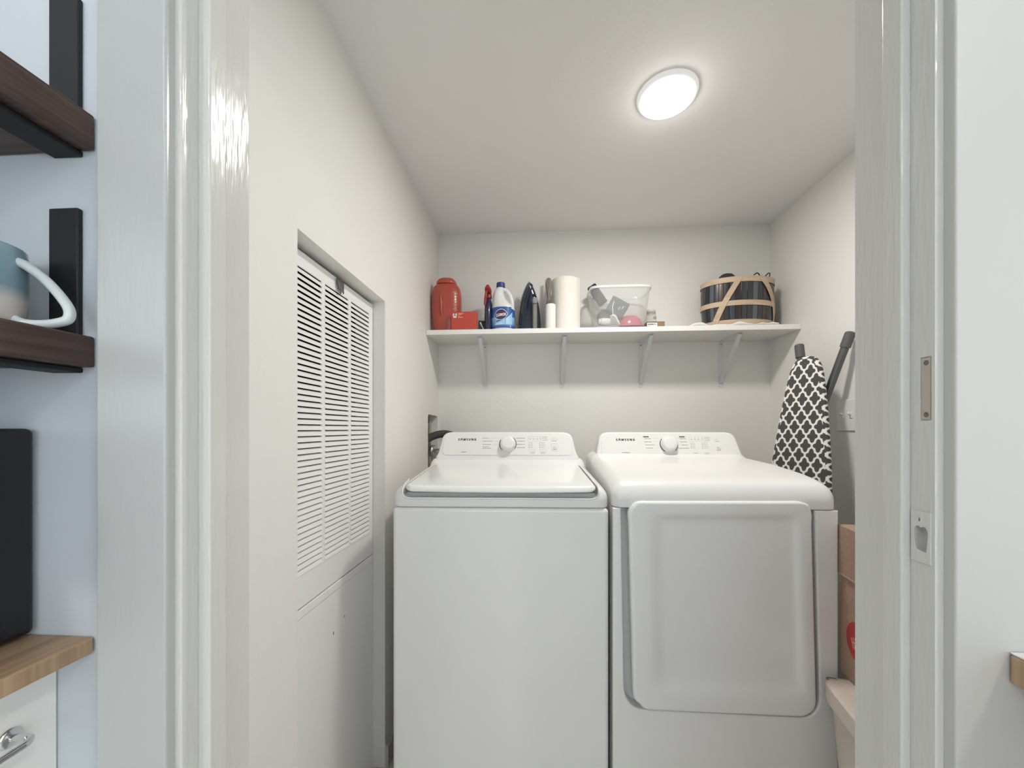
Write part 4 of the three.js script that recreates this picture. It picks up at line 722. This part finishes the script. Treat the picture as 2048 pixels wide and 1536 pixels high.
// ------------------------------------------------------------------ ironing board leaning in the right-hand gap
{
  const T = V3(1.148, 1.435, -1.735), B = V3(0.9838, FLOOR + 0.012, -1.635);                 // centre line of the pad, tip and foot
  const up = T.clone().sub(B), L = up.length(); up.normalize();
  const wx = V3(0.47, 0, 0.883); wx.sub(up.clone().multiplyScalar(wx.dot(up))).normalize();
  const out = wx.clone().cross(up).normalize();                                   // out of the cover
  if (out.z < 0) out.negate();
  const t = new THREE.Group(); t.name = numbered('ironing_board'); scene.add(t);
  tag(t, 'folded ironing board in a grey cover with a white lattice pattern, leaning beside the dryer', 'ironing board');
  t.matrixAutoUpdate = true; const m = new THREE.Matrix4().makeBasis(wx, up, wx.clone().cross(up)); t.quaternion.setFromRotationMatrix(m); t.position.copy(B);
  const outline = (e, top) => { const s = new THREE.Shape(), q = [[0.0, L + e], [0.030, L - 0.006 + e], [0.052 + e, L - 0.035], [0.067 + e, L - 0.09], [0.090 + e, L - 0.25], [0.115 + e, L - 0.50], [0.124 + e, L - 0.75], [0.126 + e, L - 1.0], [0.126 + e, 0.03], [0.114 + e, 0.0]]; s.moveTo(-q[9][0], 0); s.lineTo(q[9][0], 0); s.lineTo(q[8][0], 0.03); s.splineThru(q.slice(0, 8).reverse().map(p => new THREE.Vector2(...p))); s.splineThru(q.slice(1, 8).map(([x, y]) => new THREE.Vector2(-x, y))); s.lineTo(-q[8][0], 0.03); s.closePath(); return s; };
  const lattice = canvasTexture(256, 424, (g, w, h) => {
    g.fillStyle = '#e8e4dd'; g.fillRect(0, 0, w, h); g.fillStyle = '#4b4a49';
    const motif = (cx, cy) => {
      const a = w * 0.5, b = h * 0.5;                                             // half diagonals of the cell
      g.beginPath(); g.ellipse(cx - a * 0.44, cy, a * 0.40, b * 0.235, 0, 0, 6.2832); g.fill(); g.beginPath(); g.ellipse(cx + a * 0.44, cy, a * 0.40, b * 0.235, 0, 0, 6.2832); g.fill();
      g.beginPath(); g.ellipse(cx, cy - b * 0.36, a * 0.36, b * 0.345, 0, 0, 6.2832); g.fill(); g.beginPath(); g.ellipse(cx, cy + b * 0.36, a * 0.36, b * 0.33, 0, 0, 6.2832); g.fill();
      g.fillRect(cx - a * 0.425, cy - b * 0.36, a * 0.85, b * 0.72);
    };
    for (const [x, y] of [[0, 0], [1, 0], [0, 1], [1, 1], [0.5, 0.5]]) motif(x * w, y * h);
  });
  lattice.repeat.set(1 / 0.047, 1 / 0.078);
  const weave = noiseTexture(128, [[60, 60, 0.5], [120, 120, 0.5]], grey, [18, 18]);
  part('cover', crease(extrude(outline(0.0), 0.030, 0.0125, 6, 20).translate(0, 0, -0.012), 0.8), std({ map: lattice, roughness: 0.95, bumpMap: weave, bumpScale: 0.0004 }), t, 'dark grey cotton cover with a white quatrefoil lattice');
  part('deck', crease(extrude(outline(-0.012), 0.008, 0.002, 2, 20).translate(0, 0.004, -0.0195), 0.6), M.greyTube, t);
  // folded legs with rubber feet, behind the board; world points turned into the board's own axes
  t.updateMatrixWorld(true); const inv = t.matrixWorld.clone().invert(); const loc = p => V3(...p).applyMatrix4(inv).toArray();
  const leg = (pts, name) => { const q = pts.map(loc); const l = part('leg', tube(q, 0.0145, 60, false, 16), M.greyTube, t); const a = V3(...q[0]), b = V3(...q[1]), d = b.clone().sub(a).normalize(); const c = tube([a.clone().addScaledVector(d, -0.004).toArray(), a.clone().addScaledVector(d, 0.02).toArray(), a.clone().addScaledVector(d, 0.052).toArray()], 0.0185, 12, false, 20); part('foot_cap', join(c, new THREE.SphereGeometry(0.0185, 20, 10).scale(1, 0.5, 1).applyQuaternion(new THREE.Quaternion().setFromUnitVectors(V3(0, 1, 0), d)).translate(...a.clone().addScaledVector(d, -0.003).toArray())), M.greyRubber, l); };
  leg([[1.2530, 1.508, -1.648], [1.2300, 1.385, -1.680], [1.2080, 1.270, -1.708], [1.1700, 1.10, -1.74], [1.150, 0.80, -1.74], [1.125, 0.45, -1.72]]);
  leg([[1.1880, 1.502, -1.850], [1.1900, 1.39, -1.836], [1.1900, 1.25, -1.815], [1.175, 1.0, -1.80], [1.150, 0.70, -1.775], [1.12, 0.40, -1.75]]);
}
// ------------------------------------------------------------------ light switch on the right wall
{
  const t = thing('light_switch', 'white two-gang toggle switch plate on the right wall beyond the ironing board', 'light switch', [XR, 1.1855, -1.7035]);
  part('cover_plate', crease(extrude(rrect(-0.0595, 0.0595, -0.066, 0.066, 0.005), 0.006, 0.0028, 3).rotateY(-Math.PI / 2), 0.6), M.plasticWhite, t);
  for (const z of [-0.0215, 0.0225]) { const tg = part('toggle', crease(extrude(rrect(-0.005, 0.005, -0.012, 0.012, 0.001), 0.004, 0.0008, 2).rotateY(-Math.PI / 2).translate(-0.0055, 0, z), 0.6), M.plasticWhite, t); part('lever', rbox(0.016, 0.009, 0.008, 0.0025).rotateZ(-0.5).translate(-0.0135, 0.005, z), M.plasticWhite, tg); }
}
// ------------------------------------------------------------------ water valve and hose in the cut-out behind the washer
{
  const t = thing('water_hose', 'dark grey rubber hose curving out of the wall cut-out behind the washer', 'hose', [0, 0, 0]);
  part('hose', tube([[-0.660, 1.060, -2.10], [-0.618, 1.066, -2.115], [-0.588, 1.082, -2.13], [-0.550, 1.096, -2.14], [-0.510, 1.100, -2.14], [-0.455, 1.085, -2.12], [-0.40, 1.00, -2.06]], 0.021, 50, false, 16), std({ color: rgb(0.075, 0.065, 0.068), roughness: 0.6 }), t);
  part('coupling', cyl(0.024, 0.024, 0.03, 0, 0, 0, 8).rotateZ(Math.PI / 2 - 0.15).translate(-0.648, 1.0605, -2.104), M.steel, t);
  const v = thing('supply_valve', 'shiny metal water valve in the wall cut-out behind the washer', 'valve', [-0.586, 1.006, -2.135]);
  part('body', join(lathe([[0.0001, -0.03], [0.013, -0.03], [0.013, -0.012], [0.017, -0.008], [0.017, 0.008], [0.013, 0.012], [0.011, 0.024], [0.0001, 0.025]], 20), cyl(0.010, 0.012, 0.04, 0, 0, 0, 16).rotateZ(-Math.PI / 2).translate(0.02, 0, 0)), M.steel, v);
  part('handle', rbox(0.034, 0.007, 0.012, 0.003, 0.008, 0.029, 0.004), M.chrome, v);
  part('outlet_nut', cyl(0.016, 0.016, 0.018, 0, 0, 0, 6).rotateZ(Math.PI / 2).translate(0.042, -0.002, 0.004), M.steel, v);
  const p = thing('supply_pipe', 'thin upright pipe at the right edge of the wall cut-out', 'pipe', [-0.616, 0.7, -2.205]);
  part('pipe', cyl(0.0085, 0.0085, 0.56, 0, 0.28, 0, 16), std({ color: rgb(0.42, 0.36, 0.30), roughness: 0.5 }), p); part('clip', rbox(0.026, 0.012, 0.022, 0.003, 0, 0.30, 0), M.steel, p);
}
// ------------------------------------------------------------------ cardboard box on the lidded bin, bottom right
{
  const yaw = -0.209, dir = [Math.sin(0.209), -Math.cos(0.209)];                   // their long sides recede a little to the right
  const t = thing('plastic_tote', 'beige-white plastic bin with a wide rim in front of the dryer at right', 'bin', [0.8364, 0, -1.211], yaw);
  // local frame: x to the right, z towards the viewer; far left corner of the rim at the origin
  const w = 0.40, d = 0.50, Hh = 0.40;
  const up = (g) => { const p = g.attributes.position; for (let i = 0; i < p.count; i++) p.setXYZ(i, p.getX(i), p.getZ(i), p.getY(i)); const a = g.index?.array; g.computeVertexNormals(); return crease(g, 0.6); };
  part('body', loft([[FLOOR + 0.002, 0.036, 0], [FLOOR + 0.02, 0.030, 0], [0.20, 0.013, 0], [0.338, 0.006, 0], [0.352, 0.001, 0]].map(([y, e]) => ({ y, rx: w / 2 - 0.004 - e * 1.3, rz: d / 2 - 0.004 - e * 1.3, n: 14, cx: w / 2, cz: d / 2 })), 96), M.beige, t);
  part('rim', loft([[0.345, 0.010], [0.345, 0.001], [0.349, 0], [0.394, -0.001], [0.400, 0.004], [0.401, 0.012], [0.401, 0.036], [0.398, 0.040], [0.352, 0.043], [0.345, 0.010]].map(([y, e]) => ({ y, rx: w / 2 - e, rz: d / 2 - e, n: 14, cx: w / 2, cz: d / 2 })), 96, false), M.beige, t);
  part('inner_floor', boxBetween(0.038, w - 0.038, 0.392, 0.3995, 0.038, d - 0.038), M.beige, t);
  const grip = part('handle_slot', tube([[0.012, 0.4012, 0.020], [0.010, 0.4012, 0.014], [0.018, 0.4012, 0.009], [0.030, 0.4012, 0.009], [0.036, 0.4012, 0.014]], 0.0014, 24), std({ color: rgb(0.2, 0.16, 0.12), roughness: 0.7 }), t);
  const b = thing('cardboard_box', 'brown lidded cardboard box with a round red logo standing on the beige bin', 'box', [0.9070, 0.4012, -1.241], yaw);
  const bw = 0.28, bd = 0.34, yl = 0.699 - 0.4012, yt = 0.842 - 0.4012;
  const logo = canvasTexture(512, 512, (g) => {
    g.clearRect(0, 0, 512, 512); g.fillStyle = '#b53a38'; g.beginPath(); g.arc(256, 256, 250, 0, 6.2832); g.fill();
    g.strokeStyle = '#d9a98f'; g.lineWidth = 17; for (const [x, y, l] of [[120, 250, 120], [160, 225, 150], [205, 215, 150], [245, 200, 140], [300, 190, 150], [345, 175, 150], [390, 165, 130]]) { g.beginPath(); g.moveTo(x, y); g.lineTo(x + 55, y + l); g.stroke(); }
    g.lineWidth = 13; g.beginPath(); g.moveTo(150, 300); g.lineTo(260, 262); g.stroke(); g.beginPath(); g.moveTo(320, 246); g.lineTo(420, 214); g.stroke();
  });
  part('carton', boxUV(rboxBetween(0.006, bw - 0.006, 0, yl, 0.006, bd - 0.006, 0.002)), M.card, b);
  part('lid', boxUV(rboxBetween(0, bw, yl + 0.0005, yt, 0, bd, 0.0025)), M.card, b);
  part('lid_edge', rboxBetween(-0.0012, bw, yl - 0.003, yl + 0.0015, -0.0012, bd, 0.0006), std({ color: rgb(0.42, 0.33, 0.26), roughness: 0.8 }), b);
  const cg = new THREE.CircleGeometry(0.055, 40).rotateY(-Math.PI / 2).translate(0.0052, 0.128, 0.092);
  part('logo', cg, std({ map: logo, alphaTest: 0.5, roughness: 0.8 }), b, 'round red printed logo with pale slanted strokes');
}

// ------------------------------------------------------------------ kitchen corner on the left
{
  const xe = -0.5400;
  const shelf = (y0, y1, label, z1) => { const t = thing('floating_shelf', label, 'shelf', [0, 0, 0]); part('board', boxUV(rboxBetween(-1.55, xe, y0, y1, ZK + 0.001, ZK + 0.26, 0.0025)), M.shelfWood, t); };
  shelf(1.2045, 1.2420, 'dark brown floating wooden shelf on the left that holds the mug');
  shelf(1.4695, 1.5120, 'dark brown floating wooden shelf at the top left corner');
  const bracket = (y, yt, under, label) => {
    const t = thing('iron_bracket', label, 'bracket', [-0.5755, y, ZK], 0, 'flat black iron brackets of the wooden shelves');
    part('upright', rboxBetween(-0.019, 0.019, 0.0, yt - y, 0.0002, 0.0068, 0.0018), M.blackMetal, t);
    part('arm', rboxBetween(-0.019, 0.019, under - y - 0.0062, under - y, 0.0002, 0.235, 0.0015), M.blackMetal, t);
  };
  bracket(1.2422, 1.3985, 1.2043, 'flat black iron bracket standing behind the mug');
  bracket(1.5122, 1.655, 1.4693, 'flat black iron bracket above the topmost wooden shelf');
  // mug with a blue-grey glaze over white
  const t = thing('mug', 'ceramic mug with blue glaze fading to white and a pointed handle on the shelf', 'mug', [-0.6215, 1.2422, -0.388]);
  const glaze = canvasTexture(64, 256, (g, w, h) => { const q = g.createLinearGradient(0, 0, 0, h); q.addColorStop(0, '#8aa5ae'); q.addColorStop(0.35, '#7b97a2'); q.addColorStop(0.50, '#8098a3'); q.addColorStop(0.66, '#cdc5bd'); q.addColorStop(1, '#d6cdc3'); g.fillStyle = q; g.fillRect(0, 0, w, h); });
  const cer = phys({ map: glaze, roughness: 0.25, clearcoat: 0.5, clearcoatRoughness: 0.1 });
  const pts = [[0.0001, 0.0], [0.030, 0.0], [0.0335, 0.002], [0.0385, 0.008], [0.0415, 0.022], [0.0425, 0.05], [0.0425, 0.080], [0.0415, 0.090], [0.0405, 0.0915], [0.0392, 0.0905], [0.0390, 0.05], [0.037, 0.012], [0.030, 0.005], [0.0001, 0.004]];
  const mg = lathe(pts, 56); { const p = mg.attributes.position, uv = mg.attributes.uv; for (let i = 0; i < p.count; i++) uv.setXY(i, uv.getX(i), p.getY(i) / 0.0915); }
  part('cup', mg, cer, t);
  const hd = new THREE.Vector2(0.93, -0.367), H = (r, y) => [hd.x * r, y, hd.y * r];
  part('handle', tube([H(0.036, 0.077), H(0.046, 0.073), H(0.062, 0.060), H(0.079, 0.038), H(0.0855, 0.024), H(0.084, 0.0145), H(0.076, 0.010), H(0.060, 0.0065), H(0.046, 0.0068), H(0.035, 0.012)], 0.0052, 72, false, 14), phys({ color: rgb(0.62, 0.66, 0.66), roughness: 0.2, clearcoat: 0.6 }), t, 'pale triangular handle');
  // counter, cabinet and towel bar
  const c = thing('countertop', 'light brown wooden counter at the bottom left below the black appliance', 'countertop', [0, 0, 0]);
  part('board', boxUV(rboxBetween(-1.55, -0.5408, 0.8555, 0.8755, ZK + 0.001, ZK + 0.46, 0.003)), M.counterWood, c);
  const k = thing('base_cabinet', 'white kitchen cabinet under the wooden counter at bottom left', 'cabinet', [0, 0, 0]);
  part('carcass', rboxBetween(-1.55, -0.590, FLOOR + 0.09, 0.855, ZK + 0.001, ZK + 0.42, 0.002), M.melamine, k); part('plinth', boxBetween(-1.55, -0.60, FLOOR, FLOOR + 0.09, ZK + 0.002, ZK + 0.36), M.melamine, k);
  for (let i = 0; i < 2; i++) { const d = part('door', rboxBetween(-1.53 + i * 0.47, -1.07 + i * 0.47, FLOOR + 0.10, 0.845, ZK + 0.421, ZK + 0.44, 0.003), M.melamine, k); part('handle', tube([[-1.12 + i * 0.12, 0.70, ZK + 0.441], [-1.12 + i * 0.12, 0.70, ZK + 0.465], [-1.12 + i * 0.12, 0.58, ZK + 0.465], [-1.12 + i * 0.12, 0.58, ZK + 0.441]], 0.005, 30), M.chrome, d); }
  const r = thing('towel_bar', 'chrome towel bar on the end of the white cabinet at bottom left', 'towel bar', [-0.590, 0.783, -0.40]);
  part('bar', tube([[0.002, 0.0, 0.0], [0.020, 0.0, -0.003], [0.028, -0.0005, 0.004], [0.029, -0.001, 0.016], [0.029, -0.001, 0.10], [0.029, -0.001, 0.24], [0.028, -0.001, 0.252], [0.020, -0.001, 0.258], [0.002, 0, 0.256]], 0.0038, 90, false, 14), M.chrome, r);
  for (const z of [0, 0.256]) part('rosette', lathe([[0.0001, 0.004], [0.008, 0.0038], [0.0105, 0.002], [0.011, 0.0]], 24).rotateZ(-Math.PI / 2).translate(0.0003, 0, z), M.chrome, r);
  // black appliance on the counter
  const a = thing('black_appliance', 'tall matte black countertop appliance at the left edge', 'appliance', [0, 0, 0]);
  part('housing', rboxBetween(-1.0, -0.6145, 0.8800, 1.130, ZK + 0.004, ZK + 0.30, 0.007), M.blackPlastic, a);
  part('door', rboxBetween(-0.992, -0.72, 0.893, 1.120, ZK + 0.3005, ZK + 0.32, 0.004), phys({ color: rgb(0.01, 0.01, 0.012), roughness: 0.1 }), a);
  part('handle', tube([[-0.745, 0.92, ZK + 0.321], [-0.745, 0.92, ZK + 0.345], [-0.745, 1.09, ZK + 0.345], [-0.745, 1.09, ZK + 0.321]], 0.006, 30), M.blackMetal, a);
  for (const [x, z] of [[-0.97, 0.03], [-0.645, 0.03], [-0.97, 0.27], [-0.645, 0.27]]) part('foot', cyl(0.012, 0.012, 0.005, x, 0.8780, ZK + z, 16), M.greyRubber, a);
}
// ------------------------------------------------------------------ counter end on the right
{
  const t = thing('countertop', 'end of a wooden counter with glare laid on top in white at the right edge', 'countertop', [0, 0, 0]);
  part('board', boxUV(rboxBetween(0.4467, 1.5, 0.8886, 0.9165, -0.3995, 0.20, 0.003)), M.counterWood, t);
  part('glare_top', rboxBetween(0.4475, 1.5, 0.9166, 0.9181, -0.3990, 0.199, 0.0005), M.plasticWhite, t, 'white sheet standing for glare on the counter');  // reflection glare on the counter, built as a thin white sheet
  const k = thing('base_cabinet', 'white cabinet set back under the wooden counter end at right', 'cabinet', [0, 0, 0]);
  part('carcass', rboxBetween(0.62, 1.5, FLOOR + 0.09, 0.888, -0.3995, 0.16, 0.002), M.melamine, k); part('plinth', boxBetween(0.63, 1.5, FLOOR, FLOOR + 0.09, -0.399, 0.10), M.melamine, k);
}

scene.traverse(o => { if (o.isMesh) { o.castShadow = true; o.receiveShadow = true; } if (o.isLight) o.castShadow = true; });
renderer.render(scene, camera);
